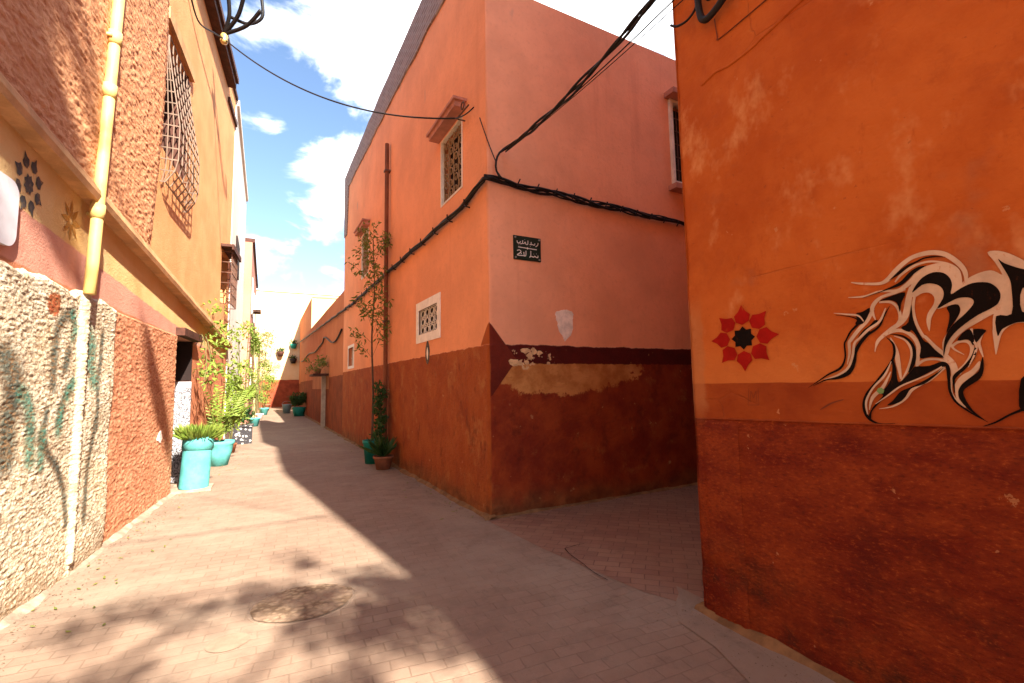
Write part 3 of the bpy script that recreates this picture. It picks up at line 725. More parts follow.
    for cx, cz, rx, rz in ((2.86, 1.965, 0.07, 0.035), (2.99, 1.955, 0.05, 0.05), (2.93, 1.90, 0.045, 0.06), (3.07, 1.94, 0.05, 0.03), (2.70, 1.82, 0.10, 0.045), (2.80, 1.80, 0.06, 0.02), (2.88, 1.82, 0.035, 0.03), (3.20, 1.81, 0.03, 0.02)):
        pts = [(cx+rx*(0.65+0.5*rnd.random())*math.cos(a*math.pi/6), cz+rz*(0.65+0.5*rnd.random())*math.sin(a*math.pi/6)) for a in range(12)]
        mb = MB(); flat(mb, PR, pts, 0.004, 1); mb.build('paint_chip', M['chip'], pink)
M['chip'] = simple('cream_undercoat', (0.70, 0.45, 0.24), 0.9, 0.3, 12)
M['lintel'] = simple('salmon_lintel', (0.62, 0.27, 0.19), 0.85, 0.2, 6, 0.3)
build_pink()

# ------------------------------------------------------------------ the lower wall and what closes the alley
def low_wall():
    r = tag(empty('garden_wall', (2.2, 15.8, 0)), 'long low orange wall beyond the pink house', 'wall')
    mb = MB(); fn = lambda u, o, z: (2.21-0.010*(u-15.8)-o, u, z)
    facade(mb, fn, 15.803, 33.4, 0, 4.72, (), step=1.0, ztop=lambda u: 4.72+0.05*fbm(u, 2, 0.9))
    mb.quad(fn(15.803, 0, 4.72), fn(33.4, 0, 4.72), fn(33.4, -0.4, 4.72), fn(15.803, -0.4, 4.72))
    mb.quad(fn(33.4, 0, 0), fn(33.4, -0.4, 0), fn(33.4, -0.4, 4.72), fn(33.4, 0, 4.72)); mb.quad(fn(15.803, -0.4, 0), fn(33.4, -0.4, 0), fn(33.4, -0.4, 4.72), fn(15.803, -0.4, 4.72))
    mb.build('wall', M['lowwall'], r)
    mb = MB(); mb.boxf((19.3, 0.0, 1.5), (25.5, 0.004, 2.75), fn); mb.build('repair_patch', simple('pale_orange_patch', (0.56, 0.22, 0.09), 0.9, 0.2, 1.5), r)
low_wall()
def end_houses():
    r = tag(empty('end_wall', (0, 45, 0)), 'tall yellow wall closing the far end of the alley', 'wall')
    mb = MB(); mb.box((-9, 45, 0), (9, 45.4, 10.0)); mb.build('wall', M['yellow'], r)
    mb = MB(); mb.box((-9, 44.9, 10.003), (9, 45.5, 10.12)); mb.build('coping', M['cream'], r)
    r = tag(empty('yellow_house', (2.62, 33.5, 0)), 'pale yellow house behind the end of the low orange wall', 'house')
    mb = MB(); mb.box((2.62, 33.5, 0), (13, 44.98, 7.6)); mb.build('wall', M['yellow2'], r); mb = MB(); mb.quad((2.616, 33.5, 0), (2.616, 44.98, 0), (2.616, 44.98, 7.6), (2.616, 33.5, 7.6)); mb.build('shade_tinted_side', M['lowwall'], r)  # orange sheet over the side face paints in its warm shade
    mb = MB(); mb.box((2.66, 33.46, 7.603), (13, 44.98, 7.68)); mb.build('coping', M['rose'], r)
end_houses()

# ------------------------------------------------------------------ the graffiti house
graf = tag(empty('graffiti_house', (2.66, 2.33, 0)), 'orange house with black and cream graffiti on its wall', 'house')
def gd(u, z):
    """hand-laid plaster: gentle hollows, and a rounded worn corner"""
    a = 0.012*fbm(u, z, 0.9, 3.0)+0.004*fbm(u, z, 4.0, 1.0, 3)
    e = max(0.0, u-2.27)
    a -= e*e*4.0
    if z < 0.5 and u > 2.0: a += 0.014*fbm(u, z, 7.0, 9.0)
    return a
def build_graf():
    mb = MB()
    def top(u):
        if u > -0.4: return 8.2
        if u > -3.1: return 8.2-(-0.4-u)*1.0
        return 5.5
    facade(mb, GW, -1.2, 2.33, 0, 4.9, (), step=0.035, disp=gd)
    facade(mb, GW, -8.0, -1.2, 0, 4.9, (), step=0.8, disp=lambda u, z: gd(u, z) if u > -1.3 else 0.0)
    n = 40; prev = None
    for i in range(n+1):
        u = -8.0+10.33*i/n; b = len(mb.v)
        mb.v += [tuple(GW(u, gd(u, 4.9) if u > -1.3 else 0, 4.9)), tuple(GW(u, 0, top(u))), tuple(GW(u, -0.28, top(u))), tuple(GW(u, -0.28, 4.9))]
        if prev is not None: mb.f += [(prev+k, b+k, b+k+1, prev+k+1) for k in range(3)]
        prev = b
    facade(mb, GS, 2.66, 12, 0, 8.2, (), step=0.4, disp=lambda u, z: -max(0, 2.72-u)**2*4.0+0.01*fbm(u, z, 0.8, 5)+gd(2.33, z)*0)
    # the upper storey stands back from the parapet
    mb.quad((2.94, 2.325, 8.2), (12, 2.325, 8.2), (12, 2.325, 9.3), (2.94, 2.325, 9.3))
    mb.quad((2.94, -0.6, 4.9), (2.94, 2.325, 4.9), (2.94, 2.325, 9.3), (2.94, -0.6, 9.3))
    mb.quad((2.94, -0.6, 4.9), (12, -0.6, 4.9), (12, -0.6, 9.3), (2.94, -0.6, 9.3))
    mb.quad((2.94, -0.6, 9.3), (12, -0.6, 9.3), (12, 2.325, 9.3), (2.94, 2.325, 9.3))
    mb.quad((2.94, -8, 4.9), (12, -8, 4.9), (12, -0.6, 4.9), (2.94, -0.6, 4.9))
    mb.build('wall', M['graf'], graf, smooth=False)
    mb = MB(); mb.box((6.0, 2.332, 2.3), (12, 5.055, 4.45)); mb.box((9.0, 2.333, 0), (9.3, 5.05, 2.498)); mb.build('added_shade_room', M['graf'], graf)  # unseen block over the side alley, added to darken its far end
    mb = MB()
    for pts in ([(2.10, 3.62), (1.98, 3.64), (1.85, 3.62), (1.6, 3.66), (1.35, 3.72), (1.1, 3.72), (.8, 3.76)],):
        p = catmull(pts, 6); mb.tube([GW(u, gd(u, z)+0.001, z+0.006*fbm(u, 0, 9)) for u, z in p], 0.009, 6)
    mb.build('plaster_ridge', M['graf'], graf, smooth=True)
    # cracked pilaster of thicker plaster at the corner
    mb = MB()
    us = [1.985+0.02*i for i in range(13)]; zs = [0.0+0.03*i for i in range(44)]
    def pd(u, z):
        t = 0.016+0.006*fbm(u, z, 6, 2)
        if z < 0.42: t -= 0.022*max(0, fbm(u, z, 8, 7))
        return gd(u, z)+t*min(1, (u-1.985)/0.015+0.15)*min(1, (1.29-z)/0.05+0.1)
    b = len(mb.v)
    for u in us:
        for z in zs: mb.v.append(tuple(GW(u, pd(u, z), z)))
    for i in range(len(us)-1):
        for k in range(len(zs)-1): mb.f.append((i*44+k, (i+1)*44+k, (i+1)*44+k+1, i*44+k+1))
    mb.build('corner_plaster', M['graf'], graf, smooth=True)
    # horizontal lip of an old coat
    mb = MB(); mb.tube([GW(-1.2+0.08*i, gd(-1.2+0.08*i, 1.29)+0.001, 1.292+0.028*(2.33-(-1.2+0.08*i))+0.003*fbm(i, 0, 0.4)) for i in range(44)], 0.006, 6); mb.build('plaster_lip', M['graf'], graf, smooth=True)
build_graf()

# ---- painted marks on it: traced lines laid on the plaster
GRAFFITI = [
('p','c',1,[(0.8877,1.9004),(0.8418,1.9533),(0.7972,1.979),(0.7512,1.9856),(0.7224,1.9625),(0.6995,1.9302),(0.704,1.7989),(0.7492,1.7963),(0.7574,1.8036),(0.8046,1.776),(0.854,1.7441),(0.8967,1.6972),(0.9187,1.6407),(0.9307,1.648),(0.9316,1.7003),(0.9134,1.7377),(0.8851,1.7798),(0.8621,1.8218),(0.8591,1.847),(0.8734,1.8635),(0.9139,1.8556),(0.9372,1.8526),(0.9118,1.8816)]),
('p','c',1,[(1.036,1.9372),(1.0211,1.983),(0.9841,2.0305),(0.9399,2.0476),(0.8986,2.0458),(0.8658,2.017),(0.8555,1.9626),(0.8683,1.9262),(0.8855,1.8968),(0.9118,1.8816),(0.9398,1.853),(0.9611,1.816),(0.97,1.7703),(0.9749,1.7562),(0.9811,1.7985),(0.9726,1.8378),(0.9485,1.8744),(0.9433,1.9069),(0.9599,1.9301),(0.9866,1.9316),(1.015,1.9195)]),
('p','c',1,[(0.7538,2.063),(0.7187,2.0599),(0.6785,2.031),(0.6335,1.984),(0.6034,1.9681),(0.6229,1.7357),(0.6737,1.7564),(0.7014,1.7557),(0.7283,1.7362),(0.7435,1.7077),(0.7563,1.6578),(0.7638,1.6354),(0.7651,1.6827),(0.766,1.7254),(0.7643,1.7464),(0.7576,1.8006),(0.7326,1.8395),(0.7169,1.8732),(0.713,1.9209),(0.718,1.9646),(0.7353,2.0178)]),
('r','c',1,[(1.2719,2.0412,0.0042),(1.2261,2.0259,0.0105),(1.1505,2.0106,0.0137),(1.1127,2.0232,0.0211),(1.0803,2.0556,0.0211),(1.043,2.086,0.02),(1.0017,2.1074,0.019),(0.9453,2.1114,0.0211),(0.8947,2.0935,0.02),(0.8579,2.0543,0.019),(0.8345,2.013,0.0169),(0.828,1.9761,0.0137),(0.8336,1.9484,0.0042)]),
('r','c',1,[(1.2914,1.9658,0.0032),(1.2182,1.959,0.0095),(1.1536,1.9717,0.0095),(1.0817,1.9632,0.0137),(1.0458,1.9775,0.02),(1.0097,2.007,0.0211),(0.9892,2.0351,0.0211),(0.9508,2.0433,0.0211),(0.909,2.0436,0.0232),(0.8753,2.0224,0.0253),(0.8564,1.9823,0.0264),(0.8605,1.9312,0.0264),(0.8774,1.9051,0.0105)]),
('r','c',1,[(1.0844,2.0043,0.0063),(1.0587,2.033,0.0105),(1.0167,2.0587,0.0116),(0.9826,2.0694,0.0105),(0.9381,2.0695,0.0084),(0.8834,2.0461,0.0074),(0.8517,2.0105,0.0084),(0.8434,1.9633,0.0032)]),
('r','c',1,[(1.0144,1.9263,0.0105),(1.0259,1.8662,0.0116),(1.0192,1.7966,0.0116),(0.997,1.733,0.0116),(0.9917,1.7326,0.0127),(0.9587,1.683,0.0148),(0.9264,1.6382,0.0232),(0.9044,1.6015,0.0253),(0.9004,1.5598,0.0232),(0.9153,1.5282,0.0105),(0.9189,1.4835,0.0074),(0.908,1.4486,0.0084),(0.8831,1.416,0.0021)]),
('r','c',1,[(1.0238,1.9697,0.0158),(1.0382,1.9167,0.0253),(1.0548,1.8497,0.0274),(1.0763,1.8107,0.0211),(1.1198,1.7806,0.019),(1.1586,1.749,0.0169),(1.1824,1.7226,0.0116),(1.1941,1.6764,0.0021)]),
('r','c',1,[(1.1577,1.9191,0.0095),(1.1095,1.9111,0.0116),(1.084,1.875,0.0127),(1.0809,1.8253,0.0127),(1.1041,1.7916,0.0084)]),
('r','c',1,[(1.0469,1.9637,0.0105),(1.0943,1.9535,0.0137),(1.1434,1.9436,0.0137),(1.1765,1.9185,0.0179),(1.1906,1.884,0.0158),(1.1799,1.8348,0.0042)]),
('r','c',1,[(1.185,1.8905,0.0105),(1.2132,1.8392,0.019),(1.2574,1.7925,0.0179),(1.2947,1.7451,0.0158),(1.3041,1.7295,0.0137),(1.3067,1.6768,0.0116),(1.3213,1.6209,0.0032)]),
('r','c',3,[(1.3638,1.8943,0.0021),(1.3049,1.8797,0.0074),(1.2518,1.8653,0.0084),(1.2293,1.8332,0.0042)]),
('r','c',3,[(1.1326,1.8861,0.0053),(1.1619,1.8252,0.0105),(1.212,1.7896,0.0127),(1.254,1.751,0.0105),(1.2794,1.7236,0.0116),(1.293,1.6608,0.0116),(1.3195,1.6004,0.0116),(1.371,1.5655,0.0095),(1.438,1.546,0.0021)]),
('r','c',1,[(1.1948,1.6837,0.0021),(1.1686,1.7394,0.0137),(1.1207,1.7689,0.0158),(1.0739,1.7687,0.0158),(1.0367,1.7371,0.0169),(1.0197,1.6879,0.0169),(1.027,1.6308,0.0158),(1.0318,1.5905,0.0084)]),
('r','c',1,[(1.0348,1.6008,0.0116),(1.0002,1.626,0.0105),(0.9529,1.6267,0.0095),(0.9211,1.6107,0.0158)]),
('r','c',1,[(1.1259,1.741,0.0053),(1.1067,1.6843,0.0137),(1.1035,1.6282,0.02),(1.0976,1.5412,0.0074)]),
('r','c',1,[(1.1105,1.748,0.0032),(1.0662,1.7213,0.0084),(1.0468,1.6661,0.0105),(1.0617,1.5985,0.0116),(1.0984,1.5309,0.0042)]),
('r','c',3,[(1.129,1.626,0.0032),(1.1612,1.5601,0.0095),(1.2157,1.4965,0.0084),(1.2475,1.431,0.0095),(1.2459,1.3696,0.0053)]),
('r','c',3,[(1.1346,1.577,0.0042),(1.1718,1.5035,0.0148),(1.2192,1.4518,0.0148),(1.2365,1.3916,0.0032)]),
('r','c',3,[(1.209,1.4212,0.0021),(1.1569,1.4613,0.0063),(1.1003,1.5067,0.0074),(1.036,1.538,0.0063),(0.9895,1.561,0.0063),(0.9402,1.5934,0.0063)]),
('r','c',1,[(1.1953,1.3982,0.0021),(1.1369,1.4128,0.0074),(1.0878,1.4485,0.0105),(1.0592,1.4896,0.0116),(1.0214,1.5164,0.0095),(0.9862,1.5358,0.0074),(0.9329,1.5898,0.0116)]),
('r','c',1,[(0.9005,1.6803,0.0105),(0.8771,1.6976,0.0105),(0.8483,1.6975,0.0127),(0.8346,1.675,0.0137),(0.8399,1.6391,0.0127),(0.861,1.5995,0.0127),(0.8904,1.5627,0.0211)]),
('r','c',1,[(0.9043,1.6948,0.0063),(0.8941,1.6682,0.0074),(0.8623,1.6418,0.0021)]),
('r','c',1,[(0.7955,1.7316,0.0105),(0.8114,1.6929,0.0116),(0.808,1.6617,0.0095),(0.8022,1.6274,0.0032)]),
('r','c',2,[(0.8298,1.7511,0.0084),(0.8296,1.7071,0.0095),(0.8197,1.675,0.0084),(0.8288,1.6384,0.0074),(0.8526,1.5866,0.0021)]),
('p','c',1,[(0.8158,1.6116),(0.8145,1.5881),(0.8415,1.5507),(0.877,1.5201),(0.8939,1.4899),(0.896,1.452),(0.8751,1.415),(0.8988,1.4299),(0.9071,1.4772),(0.9041,1.5153),(0.8793,1.5516),(0.8441,1.5756)]),
('p','k',2,[(1.0216,1.9415),(1.0052,1.9729),(0.9753,2.0045),(0.9369,2.0185),(0.9016,2.0086),(0.8812,1.981),(0.8764,1.9473),(0.8835,1.9095),(0.8486,1.9289),(0.8094,1.9435),(0.7641,1.9374),(0.7395,1.914),(0.7291,1.8814),(0.7385,1.8465),(0.7644,1.8261),(0.8021,1.8069),(0.8467,1.775),(0.8887,1.7351),(0.9173,1.6892),(0.9308,1.6402),(0.9307,1.661),(0.9235,1.7061),(0.9074,1.7487),(0.8798,1.7843),(0.8484,1.8134),(0.817,1.85),(0.813,1.8714),(0.8283,1.8848),(0.8616,1.8874),(0.8974,1.8726),(0.9371,1.8539),(0.9133,1.8951),(0.9082,1.9272),(0.9213,1.9549),(0.9513,1.971),(0.9836,1.9686)]),
('p','k',2,[(0.9041,1.8527),(0.8809,1.8621),(0.8639,1.8594),(0.8591,1.8406),(0.868,1.8098),(0.8959,1.7682),(0.9141,1.741),(0.9017,1.7884),(0.8971,1.8269)]),
('p','k',2,[(1.0314,1.8878),(1.0303,1.8323),(1.0209,1.7762),(0.9983,1.7176),(0.9808,1.7015),(0.9597,1.6699),(0.9309,1.6332),(0.9727,1.639),(1.0167,1.6356),(1.0107,1.6838),(1.02,1.732),(1.0393,1.7683),(1.05,1.7603),(1.0796,1.7831),(1.0491,1.8072)]),
('p','k',2,[(0.7236,2.0272),(0.7061,2.0045),(0.6561,1.9687),(0.6048,1.9511),(0.6105,1.8829),(0.6643,1.8945),(0.6737,1.8005),(0.6182,1.7911),(0.6214,1.7526),(0.6763,1.7596),(0.7013,1.7569),(0.7367,1.7372),(0.7518,1.7116),(0.7503,1.7934),(0.7043,1.796),(0.6957,1.8994),(0.6985,1.9421),(0.7118,1.9876)]),
('r','k',2,[(1.1059,2.0181,0.0011),(1.0636,2.0448,0.0137),(1.0273,2.0682,0.0116),(0.9927,2.0808,0.0084),(0.963,2.0907,0.0074),(0.9261,2.0881,0.0063),(0.8885,2.0765,0.0011)]),
('r','k',2,[(1.2252,1.9528,0.0016),(1.1413,1.9708,0.0042),(1.092,1.983,0.0116),(1.0558,1.9971,0.0169),(1.019,2.0299,0.019),(0.9871,2.0484,0.0148),(0.9579,2.0545,0.0011)]),
('p','k',2,[(1.154,1.9258),(1.1072,1.9408),(1.0493,1.948),(1.0692,1.9009),(1.0783,1.8587),(1.0864,1.9037),(1.1146,1.9227)]),
('p','k',2,[(1.2587,1.8791),(1.2307,1.8825),(1.1984,1.8977),(1.2099,1.8573),(1.2354,1.822),(1.2683,1.8239),(1.2564,1.8487),(1.2652,1.865)]),
('r','k',2,[(1.3575,1.8825,0.0016),(1.2989,1.8681,0.0032),(1.2597,1.8491,0.0063),(1.2548,1.8259,0.0116),(1.2913,1.7887,0.0095),(1.3151,1.747,0.0079),(1.3252,1.7237,0.0084),(1.3277,1.6553,0.0084),(1.354,1.6032,0.0116),(1.4138,1.5728,0.0084),(1.4686,1.5386,0.0053),(1.5255,1.5024,0.0011)]),
('r','k',2,[(1.1157,1.8942,0.0011),(1.1435,1.8481,0.0074),(1.1669,1.8005,0.0095),(1.2137,1.7677,0.0116),(1.2064,1.7782,0.0137),(1.2489,1.7322,0.0158),(1.2793,1.6824,0.0179),(1.29,1.6306,0.019),(1.3177,1.5792,0.0232),(1.3719,1.554,0.0169),(1.4269,1.545,0.0084),(1.5014,1.5111,0.0011)]),
('p','k',2,[(1.2072,1.809),(1.1831,1.8331),(1.1699,1.8262),(1.2056,1.7889),(1.2607,1.7502),(1.2692,1.7428),(1.2381,1.7866)]),
('r','k',2,[(1.1407,1.7439,0.0021),(1.115,1.7061,0.0095),(1.117,1.6499,0.0105),(1.1461,1.5986,0.0105),(1.1941,1.5323,0.0127),(1.2421,1.4674,0.0158),(1.2609,1.4089,0.0127),(1.2488,1.3572,0.0137),(1.2161,1.3304,0.0084),(1.1796,1.3257,0.0053),(1.1345,1.3321,0.0011)]),
('p','k',2,[(1.1235,1.6433),(1.1133,1.6007),(1.1113,1.5519),(1.1034,1.5261),(1.055,1.5778),(1.0368,1.5975),(0.9864,1.5987),(0.9383,1.6161),(0.9196,1.599),(0.9614,1.5845),(1.0055,1.5594),(1.0571,1.5303),(1.0942,1.5115),(1.1566,1.4648),(1.1966,1.4216),(1.2278,1.3812),(1.2335,1.3486),(1.246,1.3516),(1.223,1.4029),(1.1751,1.461),(1.1802,1.4737),(1.1447,1.5245),(1.1302,1.5733)]),
('p','k',2,[(1.1347,1.4407),(1.1023,1.4826),(1.0609,1.5031),(1.0149,1.5296),(0.9591,1.568),(0.9344,1.5899),(0.9653,1.5551),(1.0105,1.5176),(1.0615,1.4964),(1.0841,1.4588),(1.1121,1.4308),(1.1605,1.4156)]),
('r','k',2,[(0.9492,1.6081,0.0063),(0.9223,1.5959,0.0137),(0.9228,1.5283,0.0105),(0.9229,1.4835,0.0095),(0.9078,1.4392,0.0084),(0.8767,1.4075,0.0074),(0.846,1.3823,0.0053),(0.8117,1.3581,0.0011)]),
('r','k',2,[(1.1246,1.7579,0.0021),(1.0759,1.7431,0.0084),(1.0437,1.7056,0.0116),(1.0363,1.6585,0.0137),(1.0456,1.6114,0.0158),(1.0639,1.5713,0.0063)]),
('p','k',2,[(0.879,1.7041),(0.843,1.7046),(0.8301,1.679),(0.8241,1.7066),(0.8347,1.7485),(0.8595,1.7354)]),
('p','k',2,[(0.8231,1.7472),(0.7849,1.7397),(0.7994,1.7166),(0.8185,1.6905),(0.8245,1.7129)]),
('r','k',2,[(0.8225,1.669,0.0074),(0.8353,1.6263,0.0137),(0.867,1.584,0.0127),(0.8975,1.5533,0.0137),(0.9069,1.5281,0.0084),(0.9071,1.4772,0.0021)]),
('p','k',2,[(0.8022,1.6274),(0.8046,1.5754),(0.8185,1.539),(0.8492,1.5136),(0.8761,1.4899),(0.8763,1.4586),(0.8535,1.4035),(0.8159,1.3615),(0.8458,1.3841),(0.8843,1.4303),(0.8964,1.4709),(0.8881,1.5025),(0.8566,1.5379),(0.8216,1.5686),(0.8117,1.6052)]),
('p','k',2,[(0.6901,1.5451),(0.7046,1.5077),(0.7108,1.467),(0.7086,1.4104),(0.6466,1.4062),(0.6353,1.541)]),
('r','k',2,[(0.8409,1.3326,0.0016),(0.7897,1.3571,0.0063),(0.7442,1.3903,0.0074),(0.7072,1.4122,0.0095)]),
('r','s',1,[(1.4728,1.3824,0.0032),(1.4414,1.4031,0.0084),(1.4033,1.4235,0.0074),(1.3525,1.4399,0.0042)]),
('l','m',1,[(1.8875,1.5005,0.0022),(1.9018,1.3953,0.0022),(1.8283,1.3975,0.0022),(1.8274,1.5004,0.0022)]),
('l','m',1,[(1.8869,1.4142,0.0022),(1.8753,1.482,0.0022),(1.8616,1.4392,0.0022),(1.8419,1.4822,0.0022),(1.8401,1.4153,0.0022)]),
('d','g',4,[(1.1823,1.4858)])]

def paint_mesh(polys, fn, dsp, out, mx=0.05):
    bm = bmesh.new()
    for p in polys:
        pv = [Vector((q[0], q[1], 0)) for q in p]
        tri = tessellate_polygon([pv]); vs = [bm.verts.new(q) for q in pv]
        for t in tri:
            try: bm.faces.new([vs[i] for i in t])
            except ValueError: pass
    for _ in range(4):
        es = [e for e in bm.edges if e.calc_length() > mx]
        if not es: break
        bmesh.ops.subdivide_edges(bm, edges=es, cuts=1)
    bmesh.ops.triangulate(bm, faces=bm.faces[:])
    mb = MB(); bm.verts.index_update()
    mb.v = [tuple(fn(v.co.x, dsp(v.co.x, v.co.y)+out, v.co.y)) for v in bm.verts]; mb.f = [tuple(v.index for v in f.verts) for f in bm.faces]
    bm.free(); return mb
def ribbon(pts, per=5):
    p = catmull(pts, per); quads = []
    L = []; Rr = []
    for i, q in enumerate(p):
        a = Vector(p[max(i-1, 0)][:2]); b = Vector(p[min(i+1, len(p)-1)][:2]); d = b-a
        if d.length < 1e-9: d = Vector((1, 0))
        d.normalize(); n = Vector((-d.y, d.x)); w = max(q[2], 0.002)/2; c = Vector(q[:2])
        L.append(c+n*w); Rr.append(c-n*w)
    for i in range(len(p)-1): quads.append([L[i], L[i+1], Rr[i+1], Rr[i]])
    return quads
def graffiti():
    lay = {}
    for kind, c, l, pts in GRAFFITI:
        if kind == 'p': ps = [catmull(pts, 3, True)]
        elif kind == 'r': ps = ribbon(pts)
        elif kind == 'l': ps = [q for i in range(len(pts)-1) for q in ribbon([pts[i], pts[i+1]], 1)]
        else: ps = [[(pts[0][0]+0.016*math.cos(a), pts[0][1]+0.016*math.sin(a)) for a in (0, 1, 2, 3, 4, 5, 6)]]
        lay.setdefault((c, l), []).extend(ps)
    mats = dict(c='paintcream', k='paintblack', s='pencil', m='pencil', g='paintgreen'); roots = {}
    g = None
    for (c, l), ps in sorted(lay.items(), key=lambda e: (e[0][0] != 'c', e[0][1])):
        nm = {('c', 1): 'graffiti', ('c', 2): 'cream_stroke', ('k', 2): 'black_stroke', ('c', 3): 'cream_highlight', ('s', 1): 'scribble', ('m', 1): 'marker_sketch', ('g', 4): 'green_dab'}[(c, l)]
        par = graf if nm in ('graffiti', 'scribble', 'marker_sketch') else g
        o = paint_mesh(ps, GW, gd, 0.0025+0.0015*l).build(nm, M[mats[c]], par)
        if nm == 'graffiti': g = o
graffiti()
def painted_flower(fn, dsp, u, z, ru, rz, mat, cmat, parent, n=8, ph=math.pi/2, inner=0.42, wide=0.30, core=0.36, sub=True):
    pet = []
    for k in range(n):
        a = ph+2*math.pi*k/n
        def P(r, s):
            x = math.cos(a)*r-math.sin(a)*s; y = math.sin(a)*r+math.cos(a)*s; return (u+ru*x, z+rz*y)
        m = (inner+1)/2
        pet.append([P(inner, 0), P(inner+0.10, wide*0.5), P(m, wide*0.62), P(1-0.17, wide*0.27), P(1.03, 0), P(1-0.17, -wide*0.27), P(m, -wide*0.62), P(inner+0.10, -wide*0.5)])
    o = paint_mesh(pet, fn, dsp, 0.004).build('painted_flower', mat, parent)
    if cmat:
        star = [(u+ru*core*(1 if k % 2 == 0 else 0.74)*math.cos(ph+math.pi*k/n), z+rz*core*(1 if k % 2 == 0 else 0.74)*math.sin(ph+math.pi*k/n)) for k in range(2*n)]
        paint_mesh([star], fn, dsp, 0.004).build('flower_centre', cmat, o)
    return o
painted_flower(GW, gd, 1.905, 1.815, 0.225, 0.205, M['paintred'], M['paintblack'], graf, inner=0.40, wide=0.40)

# ------------------------------------------------------------------ the ochre house on the left
house = tag(empty('ochre_house', LW(5.5, 0, 0)), 'sunlit ochre house with rough rendered foot and slanting ledge', 'house')
def zled(u): return 3.85-0.092*u
def build_house():
    mb = MB()
    openings = [(8.78, 9.80, -0.02, 2.40, 0.95), (7.50, 8.75, 4.85, 6.62, 0.6), (12.25, 13.1, 3.55, 4.75, 0.2)]
    facade(mb, LW, -9, 13.4, -0.02, 9.0, openings, step=0.6)
    a = LW(13.4, 0, 0); b = LW(-9, 0, 0)
    mb.quad(a, (a[0]-6, a[1], 0), (a[0]-6, a[1], 9.0), (a[0], a[1], 9.0)); mb.quad((b[0], b[1], 9), (a[0], a[1], 9), (a[0]-6, a[1], 9), (b[0]-6, b[1], 9))
    mb.quad((b[0]-6, b[1], 0), (a[0]-6, a[1], 0), (a[0]-6, a[1], 9), (b[0]-6, b[1], 9))
    mb.build('wall', M['house'], house)
    # ledge
    mb = MB(); us = [-9+0.3*i for i in range(75)]+[13.35]; prev = None
    for u in us:
        z = zled(u)+0.008*fbm(u, 0, 2); b_ = len(mb.v)
        mb.v += [tuple(LW(u, o, z+h)) for o, h in ((-0.02, -0.075), (0.115, -0.07), (0.13, -0.02), (0.12, 0.035), (-0.02, 0.06))]
        if prev is not None: mb.f += [(prev+k, b_+k, b_+k+1, prev+k+1) for k in range(4)]
        prev = b_
    led = mb.build('ledge', M['ledge'], house)
    mb = MB(); mb.tube([LW(2+0.25*i, 0.07, zled(2+0.25*i)+0.075+0.006*fbm(i, 3, 0.7)) for i in range(45)], 0.022, 7); mb.build('conduit', M['ledge'], led, smooth=True)
    # eaves
    mb = MB(); mb.boxf((-9, 0.002, 8.62), (12.2, 0.17, 8.74), LW); mb.boxf((-9, 0.003, 8.744), (12.2, 0.22, 8.86), LW); mb.build('eaves', M['wood'], house)
    mb = MB(); mb.boxf((12.25, 0.002, 8.3), (13.43, 0.05, 8.42), LW); mb.boxf((-9, -0.3, 9.003), (13.4, 0.05, 9.1), LW); mb.build('cornice', M['wood'], house)
    # sill of plaster round the barred window, and the head of it
    mb = MB(); mb.boxf((7.505, -0.596, 4.855), (8.745, -0.58, 6.615), LW); w = mb.build('window', M['dark'], house); mb = MB(); mb.boxf((8.70, -0.57, 4.86), (8.745, 0.004, 6.61), LW); mb.build('shutter', M['wood'], w); tag(w, 'barred upper window with a bellied wire cage')
    mb = MB(); mb.boxf((7.40, 0, 6.63), (8.88, 0.06, 6.80), LW); mb.build('head', M['ledge'], w)
    mb = MB()
    def cage(u, z):   # a cage that bellies out towards its foot
        t = (6.30-z)/2.0; return 0.03+0.17*max(0, min(1, t*1.8))**1.1*(1 if t < 0.86 else max(0, 1-(t-0.86)/0.14))
    zz = [4.36+2.1*i/13 for i in range(14)]
    for i in range(7):
        u = 7.53+1.19*i/6; mb.tube([LW(u, cage(u, z), z) for z in zz], 0.009, 5)
    for z in zz: mb.tube([LW(7.53, 0, z), LW(7.53, cage(0, z), z), LW(8.72, cage(0, z), z), LW(8.72, 0, z)], 0.009, 5)
    for u in (7.53, 8.72):
        for f in (0.33, 0.66): mb.tube([LW(u, cage(u, z)*f, z) for z in zz], 0.007, 5)
    mb.build('cage', M['mesh'], w)
    # second window under a dark canopy
    mb = MB(); mb.boxf((12.25, -0.196, 3.55), (13.1, -0.19, 4.75), LW); w = mb.build('window', M['dark'], house); tag(w, 'far window under a dark canopy with a box grille')
    mb = MB(); mb.boxf((12.1, 0.0, 4.78), (13.3, 0.26, 4.84), LW); mb.boxf((12.1, 0.22, 4.72), (13.3, 0.26, 4.777), LW); mb.build('canopy', M['wood'], w)
    mb = MB()
    for i in range(6):
        u = 12.27+0.8*i/5; mb.tube([LW(u, 0.2, 3.5), LW(u, 0.2, 4.7)], 0.011, 5)
    for k in range(6):
        z = 3.5+1.2*k/5; mb.tube([LW(12.27, 0, z), LW(12.27, 0.2, z), LW(13.07, 0.2, z), LW(13.07, 0, z)], 0.011, 5)
    mb.build('cage', M['iron'], w)
    # door
    mb = MB(); mb.boxf((8.785, -0.945, 0.0), (9.795, -0.93, 2.395), LW); mb.boxf((9.765, -0.92, 1.72), (9.795, 0.01, 2.395), LW); d = mb.build('doorway', M['dark'], house)
    mb = MB(); mb.boxf((9.70, -0.90, 0.02), (9.745, 0.03, 1.70), LW); mb.build('door', M['door'], d)
    mb = MB(); mb.boxf((8.70, 0.0, 2.40), (9.95, 0.12, 2.52), LW); mb.build('door_hood', M['wood'], d)
    # upper wires of the wall
    return led
build_house()

